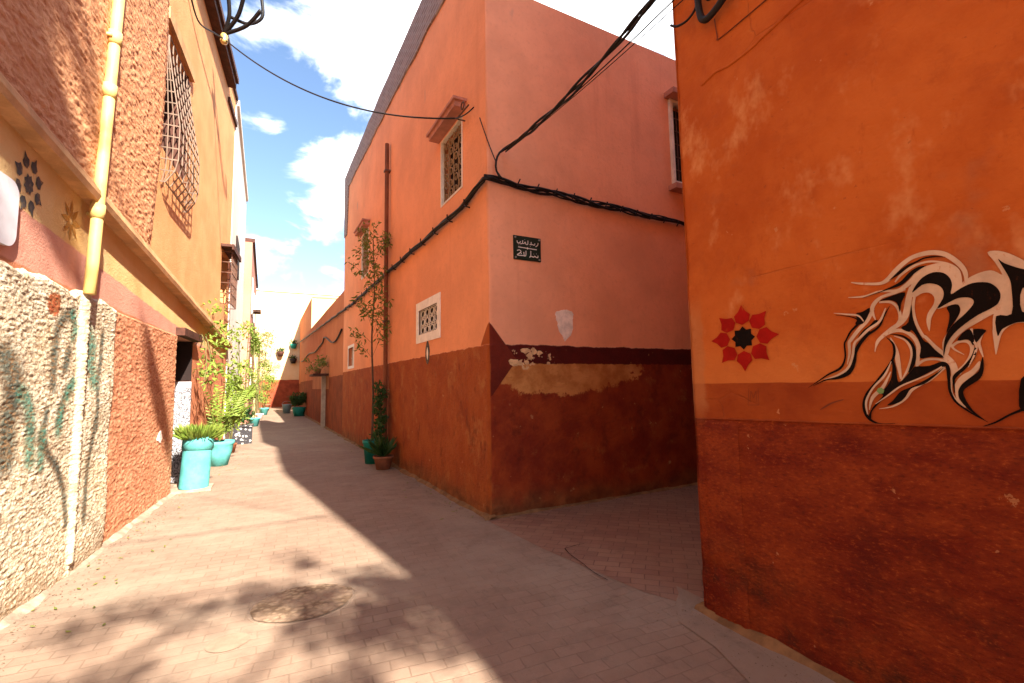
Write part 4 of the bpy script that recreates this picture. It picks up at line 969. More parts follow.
def rough_panel(name, u0, u1, z0, z1, step, base, amp, sc_, mat, parent, kind):
    nu = int((u1-u0)/step/0.75*0.5); nz = int((z1-z0)/step*1.5); mb = MB(); pit = []; att = {'spray_green': [], 'spray_dark': [], 'lime_wash': []}
    def seg(p, line, w):
        best = 9
        for a, b in zip(line[:-1], line[1:]):
            A = Vector(a); d = Vector(b)-A; t = max(0, min(1, (Vector(p)-A).dot(d)/max(d.length_squared, 1e-9))); best = min(best, (Vector(p)-A-d*t).length)
        return max(0.0, min(1.0, (w-best)/(w*0.65)))
    for i in range(nu+1):
        for k in range(nz+1):
            u = u0+(u1-u0)*i/nu; z = z0+(z1-z0)*k/nz
            zt = z
            q = Vector((u*sc_*0.62, z*sc_*1.6, 1.7))
            h = noise.fractal(q, 0.75, 2.1, 4)
            d = noise.voronoi(q*0.9)[0][0]
            n2 = noise.noise(Vector((u*1.7, z*1.7, 4)))
            if kind == 'stone':
                o = base+amp*(0.55*h+0.9*(0.45-d))+0.02*n2
                ed = min(1.0, (u1-u)/0.05, (z1+0.05*fbm(u, 7, 3)-z)/0.06); o = o if ed >= 1 else -0.02+(o+0.02)*max(0.0, ed)
            else:
                o = base+amp*(0.8*h+0.5*(0.4-d))+0.008*n2
                ed = min(1.0, (u-u0)/0.02+0.1, (u1-u)/0.02+0.1, (z1-z)/0.02+0.1); o = base*0+o*max(0.0, ed)
            wash = 0
            if kind == 'stone':
                c = 5.42
                w = 0.085*(0.35+0.65*min(1, z/2.2)); m = max(0.0, 1-abs(u-c)/w) if z < 2.45 else 0
                o = o*(1-min(1, m*2.5))+(0.045+0.010*h+0.05*m**0.5*(1.0 if z > 0.1 else 0.4))*min(1, m*2.5); wash = min(1, m*3)
                p = (u, z)
                att['spray_green'].append(max(seg(p, l, w_*1.55) for l, w_ in GREEN)); att['spray_dark'].append(max(seg(p, l, w_*1.6) for l, w_ in DARK)); att['lime_wash'].append(wash)
            mb.v.append(tuple(LW(u, o, zt)))
            pit.append(max(0.0, min(1.0, 0.45-1.2*h+1.0*(d-0.40)))*(1-wash))
    for i in range(nu):
        for k in range(nz): mb.f.append((i*(nz+1)+k, (i+1)*(nz+1)+k, (i+1)*(nz+1)+k+1, i*(nz+1)+k+1))
    att2 = {'pit': pit}
    if kind == 'stone': att2.update(att)
    return mb.build(name, mat, parent, smooth=True, attr=att2)
DARK = [([(4.96, 1.60), (4.96, 1.88), (4.99, 2.05), (5.08, 2.17), (5.23, 2.23)], 0.05), ([(5.88, 2.12), (5.86, 1.87), (5.80, 1.59), (5.84, 1.2)], 0.035), ([(5.08, 1.32), (5.15, 1.5), (5.24, 1.58)], 0.04),
        ([(4.30, 1.8), (4.43, 1.66), (4.44, 1.52), (4.42, 1.38), (4.44, 1.1)], 0.10), ([(4.89, 1.42), (4.86, 1.23), (4.96, 1.06), (5.13, 0.96), (5.28, 0.74), (5.34, 0.45)], 0.035), ([(5.80, 1.3), (5.74, 0.9), (5.66, 0.4)], 0.04), ([(5.2, 1.9), (5.14, 1.75)], 0.05)]
GREEN = [([(5.23, 2.2), (5.30, 2.1), (5.26, 2.02)], 0.05), ([(5.55, 2.12), (5.68, 1.98), (5.66, 1.82), (5.72, 1.66)], 0.09), ([(5.3, 1.63), (5.20, 1.52)], 0.06), ([(4.53, 1.55), (4.6, 1.52), (4.67, 1.42), (4.70, 1.25), (4.71, 1.05)], 0.06), ([(5.12, 1.4), (5.1, 1.25)], 0.06), ([(4.85, 1.25), (4.85, 1.0)], 0.05)]
rough_panel('rubble_render', 2.6, 6.22, -0.02, 2.46, 0.0115, 0.05, 0.0085, 30, M['stone'], house, 'stone')
rough_panel('red_render', 6.2, 8.74, -0.02, 2.40, 0.017, 0.022, 0.009, 20, M['redrough'], house, 'red')
rough_panel('rough_stucco', 3.0, 7.45, 3.20, 8.4, 0.026, 0.028, 0.020, 14, M['stucco'], house, 'red') if False else None
def stucco():
    """heavy stucco over the ledge, its far edge curving"""
    u0, u1, z1, st = 3.2, 7.6, 8.5, 0.024; nu = int((u1-u0)/st); mb = MB(); pit = []; nz = 400
    for i in range(nu+1):
        for k in range(nz+1):
            z = zled(u0)+(z1-zled(u0))*k/nz; ue = 7.1+0.40*math.sin((z-3.2)*0.55)
            u = u0+(ue-u0)*i/nu; z0 = zled(u)+0.07; z = z0+(z1-z0)*k/nz
            q = Vector((u*12, z*31, 1.7)); h = noise.fractal(q, 0.75, 2.1, 3); d = noise.voronoi(q*0.9)[0][0]
            o = 0.03+0.011*(0.8*h+0.6*(0.4-d)); e = min(1, (ue-u)/0.03+0.02); mb.v.append(tuple(LW(u, o*e+0.03*min(1, (ue-u)/0.2), z))); pit.append(max(0, min(1, 0.45-1.1*h+0.8*(d-0.4))))
    for i in range(nu):
        for k in range(nz): mb.f.append((i*(nz+1)+k, (i+1)*(nz+1)+k, (i+1)*(nz+1)+k+1, i*(nz+1)+k+1))
    mb.build('rough_stucco', M['stucco'], house, smooth=True, attr={'pit': pit})
stucco()
mb = MB(); rr_ = random.Random(4); pts_ = [(8.02+.11*(0.6+.5*rr_.random())*math.cos(a*math.pi/7), .92+.085*(0.6+.5*rr_.random())*math.sin(a*math.pi/7)) for a in range(14)]
mb.add([LW(u, 0.034, z) for u, z in pts_]+[LW(u, 0.0, z) for u, z in pts_], [tuple(range(14))]+[(k, (k+1) % 14, 14+(k+1) % 14, 14+k) for k in range(14)]); mb.build('plaster_chip', M['bare'], house)
flatd = lambda u, z: 0.0
f1 = painted_flower(LW, flatd, 4.54, 3.07, 0.20, 0.235, M['paintgrey'], M['paintgrey'], house, ph=math.pi/8, inner=0.48, wide=0.36, core=0.34); tag(f1, 'charcoal stencilled flower')
f2 = painted_flower(LW, flatd, 5.20, 3.02, 0.17, 0.18, M['paintorange'], None, house, ph=math.pi/2, inner=0.14, wide=0.24); tag(f2, 'faint orange stencilled flower')
def pipes():
    mb = MB(); zs = [2.42+0.3*i for i in range(22)]
    mb.tube([LW(5.37+0.075*(z-2.4), 0.10, z) for z in zs], 0.047, 12)
    p = mb.build('drain_pipe', M['pipe'], house, smooth=True)
    for z in (3.13, 4.35, 4.92):
        mb = MB(); mb.tube([LW(5.37+0.075*(z-2.4), 0.10, z), LW(5.37+0.075*(z-2.4), 0.10, z+0.13)], 0.057, 12); mb.tube([LW(5.5, 0.0, z+0.06), LW(5.5, 0.1, z+0.06)], 0.02, 6)
        mb.build('collar', M['pipe'], p, smooth=True)
pipes()

# ------------------------------------------------------------------ houses farther along on the left
def far_left():
    h = tag(empty('white_house', (-0.85, 13.5, 0)), 'tall narrow white house beyond the ochre house', 'house')
    mb = MB(); mb.box((-7, 13.42, 0), (-0.84, 20.5, 8.9)); mb.build('wall', M['white'], h)
    mb = MB(); mb.box((-1.2, 13.44, 8.903), (-0.78, 20.5, 9.05)); mb.build('cornice', M['white'], h)
    mb = MB(); mb.box((-0.839, 15.0, 4.9), (-0.80, 16.4, 5.9)); mb.build('window', M['dark'], h)
    h = tag(empty('rose_house', (-0.6, 21, 0)), 'rose coloured house with pale shutters down the alley', 'house')
    mb = MB(); mb.box((-7, 20.51, 0), (-0.58, 30, 7.3)); mb.build('wall', M['rose'], h)
    mb = MB(); mb.box((-0.9, 20.5, 7.303), (-0.5, 30, 7.45)); mb.build('cornice', M['wood'], h)
    for y0, z0 in ((21.5, 4.6), (25.0, 4.6), (22.5, 1.4)):
        mb = MB(); mb.box((-0.578, y0, z0), (-0.55, y0+1.1, z0+1.5)); w = mb.build('window', M['cream'], h)
        mb = MB()
        for k in range(12): mb.box((-0.549, y0+0.08, z0+0.08+0.115*k), (-0.535, y0+1.02, z0+0.15+0.115*k))
        mb.build('shutter', M['whitep'], w)
    mb = MB(); mb.box((-0.578, 22.9, 5.0), (-0.25, 23.9, 5.6)); ac = mb.build('air_conditioner', M['whitep'], None); tag(ac, 'white air conditioner box high on the rose house', 'air conditioner')
    mb = MB(); mb.box((-0.578, 22.95, 4.93), (-0.25, 23.05, 4.998)); mb.build('bracket', M['iron'], ac); mb = MB(); mb.box((-0.578, 23.75, 4.93), (-0.25, 23.85, 4.998)); mb.build('bracket', M['iron'], ac)
    mb = MB(); mb.tube([(-0.245, 23.4+0.2*math.cos(a*math.pi/8), 5.3+0.2*math.sin(a*math.pi/8)) for a in range(17)], 0.012, 5, False); mb.tube([(-0.245, 23.2, 5.3), (-0.245, 23.6, 5.3)], 0.01, 5); mb.build('fan_guard', M['black'], ac)
    h = tag(empty('sand_house', (-0.4, 30, 0)), 'low sandy house at the far left end of the alley', 'house')
    mb = MB(); mb.box((-7, 30.01, 0), (-0.42, 44.5, 4.6)); mb.build('wall', M['yellow2'], h)
    mb = MB(); mb.box((-0.419, 33, 0.0), (-0.40, 34, 2.1)); mb.build('door', M['wood'], h)
far_left()

# ------------------------------------------------------------------ cables, wires, sign
def sag(a, b, s, n=24):
    a, b = Vector(a), Vector(b); return [a.lerp(b, i/n)+Vector((0, 0, -4*s*(i/n)*(1-i/n))) for i in range(n+1)]
def cables():
    rnd = random.Random(3)
    t = tag(empty('wall_cable', PL(5.1, 0.05, 4.1)), 'thick black cable bundle clipped across both faces of the pink house', 'cable')
    mb = MB()
    for s in range(4):
        ph = s*1.6; pts = []
        for i in range(121):
            u = 33.2-28.14*i/120
            z = 3.97+0.10*math.sin(i*0.9)*0.12+0.022*math.cos(ph+i*0.5)+ (0.10*math.exp(-((u-5.1)/0.5)**2)) + (max(0, u-14)*0.03)
            pts.append(PL(u, 0.05+0.022*math.sin(ph+i*0.5), z))
        pts.append((2.30, 4.98, 4.08+0.02*math.cos(ph)))
        for i in range(1, 61):
            x = 2.3+7*i/60; pts.append(PR(x, 0.05+0.02*math.sin(ph+i*0.55), 4.09-0.02*min(1, i/12)-0.012*i/6+0.022*math.cos(ph+i*0.55)+0.02*math.sin(i*0.7+s)))
        mb.tube(pts, 0.017 if s < 3 else 0.011, 6)
    mb.build('strand', M['cable'], t, smooth=True)
    for i in range(16):
        mb = MB(); u = 5.6+0.62*i; mb.tube([PL(u, 0.0, 3.92), PL(u, 0.085, 3.93), PL(u, 0.085, 4.02)], 0.010, 5); mb.tube([PL(u, 0.08, 3.94), PL(u-0.10, 0.10, 3.885), PL(u-0.16, 0.09, 3.90)], 0.006, 5); mb.build('clip', M['cable'], t)
    for i in range(12):
        mb = MB(); x = 2.75+0.28*i; mb.tube([PR(x, 0.08, 4.05-0.012*i), PR(x+0.03, 0.11, 4.13-0.012*i), PR(x+0.06, 0.06, 4.15-0.012*i)], 0.009, 5); mb.build('clip', M['cable'], t)
    # the loop and the span to the graffiti house
    t = tag(empty('overhead_cable', (2.25, 4.98, 4.2)), 'twisted black cable rising from the pink corner over the side alley', 'cable')
    A = Vector((2.60, 4.93, 4.50)); B = Vector((2.60, 2.25, 4.56))
    mb = MB()
    for s in range(3):
        ph = s*2.1
        pts = [(2.52+0.012*s, 4.97, 4.09), (2.46, 4.97, 4.18), (2.455, 4.97, 4.30), (2.50, 4.96, 4.42)]
        for i, p in enumerate(sag(A, B, 0.10+0.02*s, 30)): pts.append(tuple(p+Vector((0.010*math.sin(ph+i*0.7), 0, 0.014*math.cos(ph+i*0.7)))))
        mb.tube(catmull(pts, 2), 0.013, 6)
    mb.tube(sag((2.58, 4.95, 4.45), (2.63, 2.1, 4.40), 0.05), 0.006, 5)
    mb.tube(sag((2.58, 4.95, 4.44), (2.64, 2.20, 4.34), 0.03), 0.004, 5)
    mb.tube(sag((2.46, 4.98, 4.3), (2.3, 5.1, 4.9), 0.02), 0.007, 5); 
    mb.build('strand', M['cable'], t, smooth=True)
    # coil on the graffiti wall
    mb = MB(); pts = [(2.30, 4.20), (2.24, 4.15), (2.14, 4.13), (2.06, 4.19), (2.03, 4.4), (2.05, 4.6)]
    mb.tube([GW(u, 0.05, z) for u, z in catmull(pts, 6)], 0.009, 6)
    pts = [(2.06, 4.5), (2.05, 4.25), (2.035, 4.08), (2.00, 4.02), (1.94, 4.02), (1.85, 4.06), (1.74, 4.13), (1.55, 4.28)]
    mb.tube([GW(u, 0.055, z) for u, z in catmull(pts, 6)], 0.024, 8)
    pts = [(2.00, 4.5), (1.995, 4.28), (1.96, 4.14), (1.90, 4.13), (1.8, 4.22), (1.7, 4.36)]
    mb.tube([GW(u, 0.075, z) for u, z in catmull(pts, 6)], 0.015, 8)
    tag(mb.build('cable_coil', M['cable'], smooth=True), 'coil of thick black cable at the top of the graffiti wall', 'cable')
    mb = MB(); mb.tube([GW(u, gd(u, z)+0.006, z) for u, z in catmull([(1.965, 4.02), (1.95, 3.88), (1.935, 3.85), (1.75, 3.86), (1.55, 3.88), (1.2, 3.95)], 5)], 0.004, 5)
    tag(mb.build('thin_wire', M['pencil']), 'thin brown wire bent at a right angle high on the graffiti wall', 'wire')
    # wire across the alley, its insulator on the ochre house
    S = Vector(LW(9.75, 0.30, 8.12))
    mb = MB(); mb.tube(sag(S, (2.22, 5.75, 5.22), 0.42, 30), 0.012, 6); mb.tube(sag((2.22, 5.75, 5.22), (2.24, 5.15, 5.05), 0.03, 6), 0.009, 5)
    tag(mb.build('span_wire', M['cable'], smooth=True), 'single black wire sagging across the alley to the pink house', 'wire')
    t = tag(empty('insulator', S), 'yellow insulator under the eaves of the ochre house with black cable ends', 'insulator')
    mb = MB(); mb.lathe([(0.0, -0.10), (0.05, -0.09), (0.07, -0.04), (0.045, 0.0), (0.07, 0.04), (0.05, 0.09), (0.0, 0.10)], S, 12); mb.build('body', M['ceramic'], t, smooth=True)
    mb = MB()
    for d in ((0.05, -0.4, 0.75), (0.35, -0.6, 0.7), (0.6, -0.5, 0.42)):
        mb.tube(catmull([tuple(S+Vector((0, 0, 0.1))), tuple(S+Vector(d)*0.5+Vector((0.06, 0, 0))), tuple(S+Vector(d))], 6), 0.035, 7)
    mb.tube(catmull([tuple(S+Vector((0.1, -0.1, 0.4))), tuple(S+Vector((0.4, -0.2, 0.30))), tuple(S+Vector((0.62, -0.3, 0.45))), tuple(S+Vector((0.6, -0.35, 0.8)))], 6), 0.03, 7)
    mb.tube(catmull([tuple(LW(8.3, 0.03, 7.9)), tuple(LW(8.9, 0.06, 7.75)), tuple(LW(9.4, 0.2, 7.95)), tuple(S)], 6), 0.014, 6)
    mb.build('cable_tail', M['cable'], t, smooth=True)
    # bracket by the upper window
    mb = MB(); mb.tube([PL(5.75, 0.0, 5.22), PL(5.75, 0.12, 5.22), PL(5.35, 0.12, 5.20)], 0.012, 6); mb.tube([PL(5.55+0.05*math.cos(a*0.7), 0.12, 5.30+0.05*math.sin(a*0.7)) for a in range(10)], 0.010, 5)
    tag(mb.build('wire_bracket', M['iron']), 'small rusty hook bracket beside the tall upper window', 'bracket')
    # wires over the alley behind, their shadows cross the paving
    for a, b, l in (((-2.0, -1.6, 5.4), (2.62, -2.2, 5.2), 'overhead wire behind the viewpoint, nearer span'), ((-2.0, -0.4, 5.6), (2.62, -0.6, 5.5), 'overhead wire behind the viewpoint, farther span')):
        mb = MB(); mb.tube(sag(a, b, 0.15), 0.013, 6); tag(mb.build('overhead_wire', M['cable']), l, 'wire')
    a = Vector((-2.0, 1.35, 10.8)); c = Vector((4.2, -6.24, 8.55)); mb = MB(); mb.tube(sag(a, c, 0.0, 30), 0.012, 6); t0 = a.lerp(c, .44); t1 = a.lerp(c, .545)
    mb.tube([t0.lerp(t1, k/8) for k in range(9)], .05, 8, rs=[.02+.17*math.sin(math.pi*(k/8)**1.2) for k in range(9)])  # bulge added to the unseen wire, shaped for its shadow on the wall
    tag(mb.build('overhead_wire', M['cable']), 'high overhead wire behind the viewpoint, its thick bulge added to cast a wall shadow', 'wire')
    mb = MB(); mb.tube([(-2.0, 1.35, 8.9), (-2.0, 1.35, 10.9)], .03, 8); mb.build('mast', M['iron'], house)
    mb = MB(); mb.tube([(4.22, -6.26, 4.9), (4.22, -6.26, 8.7)], .03, 8); mb.build('mast', M['iron'], graf)
    # cable looping along the low wall
    mb = MB(); f2 = lambda u, o, z: (2.21-0.010*(u-15.8)-o, u, z)
    mb.tube([f2(16+0.37*i, 0.04, 3.45-0.25*math.sin(i*0.35)*(1 if i < 14 else 0.3)-0.004*i) for i in range(46)], 0.03, 6)
    tag(mb.build('slack_cable', M['cable'], smooth=True), 'slack dark cable drooping along the low orange wall', 'cable')
cables()

def sign():
    t = tag(empty('street_sign', PR(2.92, 0, 3.28)), 'small black-green street nameplate with white Arabic lettering near the corner', 'sign')
    u0, u1, z0, z1 = 2.72, 3.12, 3.12, 3.43; mb = MB(); b = 0.012
    mb.boxf((u0, 0.002, z0), (u1, 0.014, z1), PR); mb.boxf((u0+b, 0.014, z0+b), (u1-b, 0.017, z1-b), PR); mb.build('plate', M['sign'], t)
    for u in (u0+0.025, u1-0.025):
        for z in (z0+0.025, z1-0.025): mb = MB(); mb.tube([PR(u, 0.012, z), PR(u, 0.024, z)], 0.013, 10); mb.build('screw', M['metal'], t)
    def P(u, z): return (u0+u*0.4, z0+z*0.31)     # in plate widths and heights
    ln = [  # upper line, as it reads on the plate
        [(.90, .80), (.88, .70), (.80, .62)], [(.78, .76), (.75, .68), (.68, .70), (.64, .68)], [(.64, .80), (.63, .70), (.58, .68)], [(.60, .60), (.61, .605)],
        [(.52, .84), (.51, .68), (.44, .68), (.42, .76), (.37, .69), (.33, .70)], [(.33, .82), (.31, .69), (.24, .66)], [(.25, .76), (.20, .68), (.14, .70), (.12, .78)], [(.18, .60), (.19, .605)], [(.40, .86), (.41, .865)],
        [(.16, .52), (.84, .50)],
        # lower line
        [(.12, .36), (.20, .40), (.26, .34), (.20, .26), (.12, .18), (.30, .18), (.42, .19)], [(.36, .34), (.37, .20)], [(.44, .40), (.43, .19), (.36, .17)], [(.24, .30), (.28, .24)],
        [(.62, .42), (.61, .20), (.56, .14)], [(.62, .20), (.72, .17), (.76, .22), (.82, .17), (.88, .18), (.88, .26)], [(.72, .30), (.73, .305)], [(.82, .32), (.83, .325)]]
    q = []
    for l in ln:
        p = [P(*a)+(0.011,) for a in l]; q += ribbon(p, 4)
    paint_mesh(q, PR, lambda u, z: 0.018, 0.0).build('lettering', M['whitep'], t)
    paint_mesh([[P(.47, .51), P(.50, .56), P(.53, .51), P(.50, .45)]], PR, lambda u, z: 0.0185, 0.0).build('ornament', M['whitep'], t)
sign()
def plaque():
    t = tag(empty('wall_plaque', LW(4.1, 0, 2.8)), 'white rounded plaque on the ochre wall at the left edge', 'plaque')
    mb = MB(); out = []
    for cx, cz, a0 in ((4.27, 2.90, 0), (3.66, 2.90, 90), (3.66, 2.64, 180), (4.27, 2.64, 270)):
        out += [(cx+0.10*math.cos(math.radians(a0+15*k)), cz+0.10*math.sin(math.radians(a0+15*k))) for k in range(7)]
    n = len(out); mb.add([LW(u, 0.005, z) for u, z in out]+[LW(u, 0.035, z) for u, z in out], [tuple(range(n, 2*n))]+[(k, (k+1) % n, n+(k+1) % n, n+k) for k in range(n)])
    mb.build('plate', simple('lilac_white_enamel', (0.68, 0.66, 0.70), 0.4, 0.1), t)
plaque()

# ------------------------------------------------------------------ plants
def leaf(mb, p, d, n, L, W):
    d = d.normalized(); s = d.cross(n)
    if s.length < 1e-4: s = d.orthogonal()
    s.normalize(); n2 = s.cross(d)
    mb.add([p, p+d*L*0.5+s*W-n2*L*0.05, p+d*L, p+d*L*0.5-s*W-n2*L*0.05, p+d*L*0.5+n2*L*0.06], [(0, 1, 4), (1, 2, 4), (2, 3, 4), (3, 0, 4)])
def rdir(r, up=0.0):
    while True:
        v = Vector((r.uniform(-1, 1), r.uniform(-1, 1), r.uniform(-1, 1)))
        if 0.05 < v.length < 1: v.normalize(); v.z += up; return v.normalized()
def spray(mb, r, c, rad, n, L, W, up=0.2):
    for _ in range(n):
        v = rdir(r)*(r.random()**0.45); leaf(mb, Vector(c)+Vector((v.x*rad[0], v.y*rad[1], v.z*rad[2])), rdir(r, up), rdir(r, 0.6), L*r.uniform(.6, 1.3), W*r.uniform(.7, 1.2))
def frond(mb, base, direction, length, droop, n=14, lw=0.016, ll=0.30):
    d = Vector(direction).normalized(); pts = []
    for i in range(n+1):
        t = i/n; pts.append(Vector(base)+d*length*t+Vector((0, 0, -droop*t*t)))
    mb.tube(pts, 0.008, 4)
    for i in range(2, n+1):
        t = i/n; tt = (pts[i]-pts[i-1]).normalized(); s = tt.cross(Vector((0, 0, 1))).normalized()
        for k in (-1, 1): leaf(mb, pts[i], (tt*0.7+s*k+Vector((0, 0, -0.25))), Vector((0, 0, 1)), ll*(1-abs(t-0.5)*0.9), lw)
def pot(c, prof, mat, parent, name='pot', tilt=None, soil=None):
    mb = MB(); mb.lathe(prof, c, 28, tilt); o = mb.build(name, mat, parent, smooth=True)
    if soil:
        mb = MB(); r, z = soil; pts = [Vector((r*math.cos(2*math.pi*k/16), r*math.sin(2*math.pi*k/16), z)) for k in range(16)]
        if tilt: pts = [tilt @ p for p in pts]
        mb.add([p+Vector(c) for p in pts], [tuple(range(16))]); mb.build('soil', M['soil'], o)
    return o
def plants():
    r = random.Random(11)
    # turquoise barrel by the door
    c = (-0.95, 8.98, 0.03); t = tag(empty('planter_barrel', c), 'tall turquoise barrel planter with a grassy plant by the door', 'planter')
    tilt = Matrix.Rotation(math.radians(3), 3, 'Y')
    pot(c, [(0.0, 0), (0.20, 0), (0.20, 0.002), (0.198, 0.58), (0.198, 0.582), (0.207, 0.60), (0.214, 0.602), (0.214, 0.79), (0.208, 0.80), (0.195, 0.80), (0.195, 0.74)], M['turq'], t, 'barrel', tilt, (0.195, 0.75))
    mb = MB()
    for _ in range(1000): 
        a = r.uniform(0, 6.28); rr = 0.2*math.sqrt(r.random()); d = Vector((math.cos(a)*r.uniform(.1, 1), math.sin(a)*r.uniform(.1, 1), r.uniform(.35, 1.2)))
        leaf(mb, Vector((c[0]+0.04+rr*math.cos(a), c[1]+rr*math.sin(a), c[2]+0.74)), d, rdir(r, .5), r.uniform(.12, .30), 0.0055)
    mb.build('grass', M['leafy'], t)
    mb = MB(); mb.box((-1.18, 8.74, 0.0), (-0.70, 9.22, 0.03)); mb.build('base_slab', kmat2, t)
    # round turquoise pot behind
    c = (-0.80, 11.5, 0); t = tag(empty('potted_palm', c), 'turquoise pot with a feathery palm behind the tall barrel', 'potted plant')
    pot(c, [(0, 0), (0.16, 0), (0.23, 0.30), (0.25, 0.42), (0.27, 0.44), (0.27, 0.50), (0.24, 0.50), (0.24, 0.46)], M['turq'], t, 'pot', None, (0.24, 0.46))
    mb = MB()
    for i in range(15):
        a = i*2.4; frond(mb, (c[0], c[1], 0.5), (math.cos(a)*r.uniform(.25, .6), math.sin(a)*r.uniform(.25, .6), 1.0), r.uniform(1.1, 2.0), r.uniform(.15, .7), 16, .011, .28)
    mb.build('fronds', M['leafy'], t)
    # patterned box planter
    t = tag(empty('tiled_planter', (-0.57, 15.8, 0)), 'square planter of black and white patterned tiles', 'planter')
    mb = MB(); mb.box((-0.83, 15.5, 0), (-0.30, 16.1, 0.48)); mb.box((-0.835, 15.47, 0.482), (-0.27, 16.13, 0.53)); mb.build('box', M['tile'], t)
    mb = MB(); spray(mb, r, (-0.58, 15.8, 0.78), (.30, .32, .30), 300, .16, .03, .5); mb.build('foliage', M['leafd'], t)
    # bushy plants down the left side
    specs = [(-0.72, 13.6, 'leafy', 1.9, .30, 'slender leafy shrub in a small terracotta pot before the white house'), (-0.62, 18.0, 'leafy', 3.7, .40, 'tall airy yellow-green shrub behind the tiled planter'),
             (-0.36, 22.5, 'leafy', 4.0, .55, 'broad light green shrub before the rose house'), (-0.22, 27.0, 'leaft', 4.6, .70, 'tall olive shrub with pink flowers before the rose house'), (-0.02, 32.0, 'leafy', 2.4, .7, 'rounded shrub in a turquoise pot near the sandy house'), (0.10, 38.0, 'leaft', 3.6, .85, 'last olive shrub by the sandy house door')]
    for x, y, m, h, w, lab in specs:
        t = tag(empty('potted_shrub', (x, y, 0)), lab, 'potted plant', 'shrubs in pots along the left side')
        g = dict(zip((13.6, 18.0, 22.5, 27.0, 32.0, 38.0), ((.55, 'terra'), (.8, 'wood'), (.85, 'turq'), (.75, 'whitep'), (1.0, 'turq'), (1.1, 'terra'))))[y]
        pot((x, y, 0), [(a*g[0], c_*g[0]) for a, c_ in ((0, 0), (0.17, 0), (0.24, 0.34), (0.27, 0.36), (0.27, 0.42), (0.24, 0.42), (0.24, 0.38))], M[g[1]], t, 'pot', None, (0.24*g[0], 0.38*g[0]))
        mb = MB()
        for k in range(5):
            a = k*1.3; p0 = Vector((x, y, .38*g[0])); p2 = Vector((x+w*.7*math.cos(a), y+w*.7*math.sin(a), h*r.uniform(.7, 1.0))); mb.tube([p0, p0.lerp(p2, .5)+Vector((0, 0, .15)), p2], .012, 5)
        mb.build('stem', M['stem'], t)
        mb = MB()
        for k in range(13):
            zz = h*r.uniform(.30, 1.0); spray(mb, r, (x+r.uniform(-w, w)*.8, y+r.uniform(-w, w)*.8, zz), (w*.42, w*.42, .24), 62, .13, .026, .3)
        f = mb.build('foliage', M[m], t)
        if 'flowers' in lab:
            mb = MB(); 
            for k in range(40): spray(mb, r, (x+r.uniform(-w, w), y+r.uniform(-w, w), h*r.uniform(.5, 1.05)), (.05, .05, .05), 5, .09, .03)
            mb.build('flowers', M['flower'], f)
    # creeper over the door
    t = tag(empty('creeper', LW(9.9, 0.1, 2.4)), 'leafy creeper hanging from the ledge beside the door', 'climbing plant')
    mb = MB()
    for k in range(2):
        u = 9.5+0.3*k; mb.tube(catmull([LW(u+0.3, .06, 2.35-.05*k), LW(u+.1, .18, 2.5), LW(u, .28, 2.0+.1*(k % 3)), LW(u-.1, .25, 1.6+.15*(k % 2))], 5), .008, 5)
    mb.build('stem', M['stem'], t)
    mb = MB()
    for k in range(24):
        u = r.uniform(9.2, 13.2); z = r.uniform(1.7, 2.25) if u < 10.3 else r.uniform(1.7, 3.4); spray(mb, r, LW(u, r.uniform(.1, .45), z), (.18, .18, .16), 17, .11, .026, -.1)
    mb.build('foliage', M['leafy'], t)
    # right side: pots by the drain pipe
    c = (1.97, 9.95, 0); t = tag(empty('sapling', c), 'tall thin sapling in a teal pot beside the drain pipe', 'potted tree')
    pot(c, [(0, 0), (0.13, 0), (0.17, 0.40), (0.185, 0.41), (0.185, 0.47), (0.165, 0.47), (0.165, 0.43)], M['teal'], t, 'pot', None, (0.165, 0.43))
    mb = MB(); trunk = catmull([(1.97, 9.95, .42), (1.99, 9.97, 1.4), (1.96, 10.0, 2.6), (2.0, 9.98, 3.6), (1.97, 10.02, 4.7)], 5); mb.tube(trunk, .02, 7, rs=[.026-.018*i/(len(trunk)-1) for i in range(len(trunk))])
    tips = []
    for k in range(24):
        z = r.uniform(2.0, 4.6); a = r.uniform(0, 6.28); L = r.uniform(.25, .60)*(1.1-.12*(z-2)); p0 = Vector((1.98, 9.98, z)); p1 = p0+Vector((min(math.cos(a)*L, .22), math.sin(a)*L*1.3, r.uniform(.25, .6))); mb.tube([p0, p0.lerp(p1, .5)+Vector((0, 0, .06)), p1], .003, 4); tips += [p1, p0.lerp(p1, .6)]
    mb.build('trunk', M['bark'], t, smooth=True)
    mb = MB()
    for p in tips: spray(mb, r, p, (.11, .20, .15), 17, .11, .019, -.2)
    mb.build('foliage', M['leaft'], t)
    c = (2.02, 9.12, 0); t = tag(empty('potted_agave', c), 'spiky plant in a terracotta pot beside the teal pot', 'potted plant')
    pot(c, [(0, 0), (0.13, 0), (0.17, 0.20), (0.19, 0.21), (0.19, 0.25), (0.17, 0.25), (0.17, 0.22)], M['terra'], t, 'pot', None, (0.17, 0.22))
    mb = MB()
    for k in range(34):
        a = k*2.4; d = Vector((math.cos(a), math.sin(a), r.uniform(.5, 2.0))); leaf(mb, Vector((c[0], c[1], .22)), d, Vector((0, 0, 1)), r.uniform(.35, .62), .03)
    mb.build('leaves', M['leafd'], t)
    c = (2.06, 9.72, 0); t = tag(empty('ivy_column', c), 'dark narrow ivy column against the pink house', 'climbing plant')
    mb = MB(); mb.tube([(2.08, 9.72, 0), (2.1, 9.7, .8), (2.09, 9.74, 1.5)], .014, 6); mb.build('stem', M['bark'], t)
    mb = MB()
    for k in range(16): spray(mb, r, (2.07+r.uniform(-.05, .06), 9.72+r.uniform(-.14, .14), .35+1.2*k/15), (.12, .16, .10), 42, .075, .028)
    mb.build('foliage', M['leafd'], t)
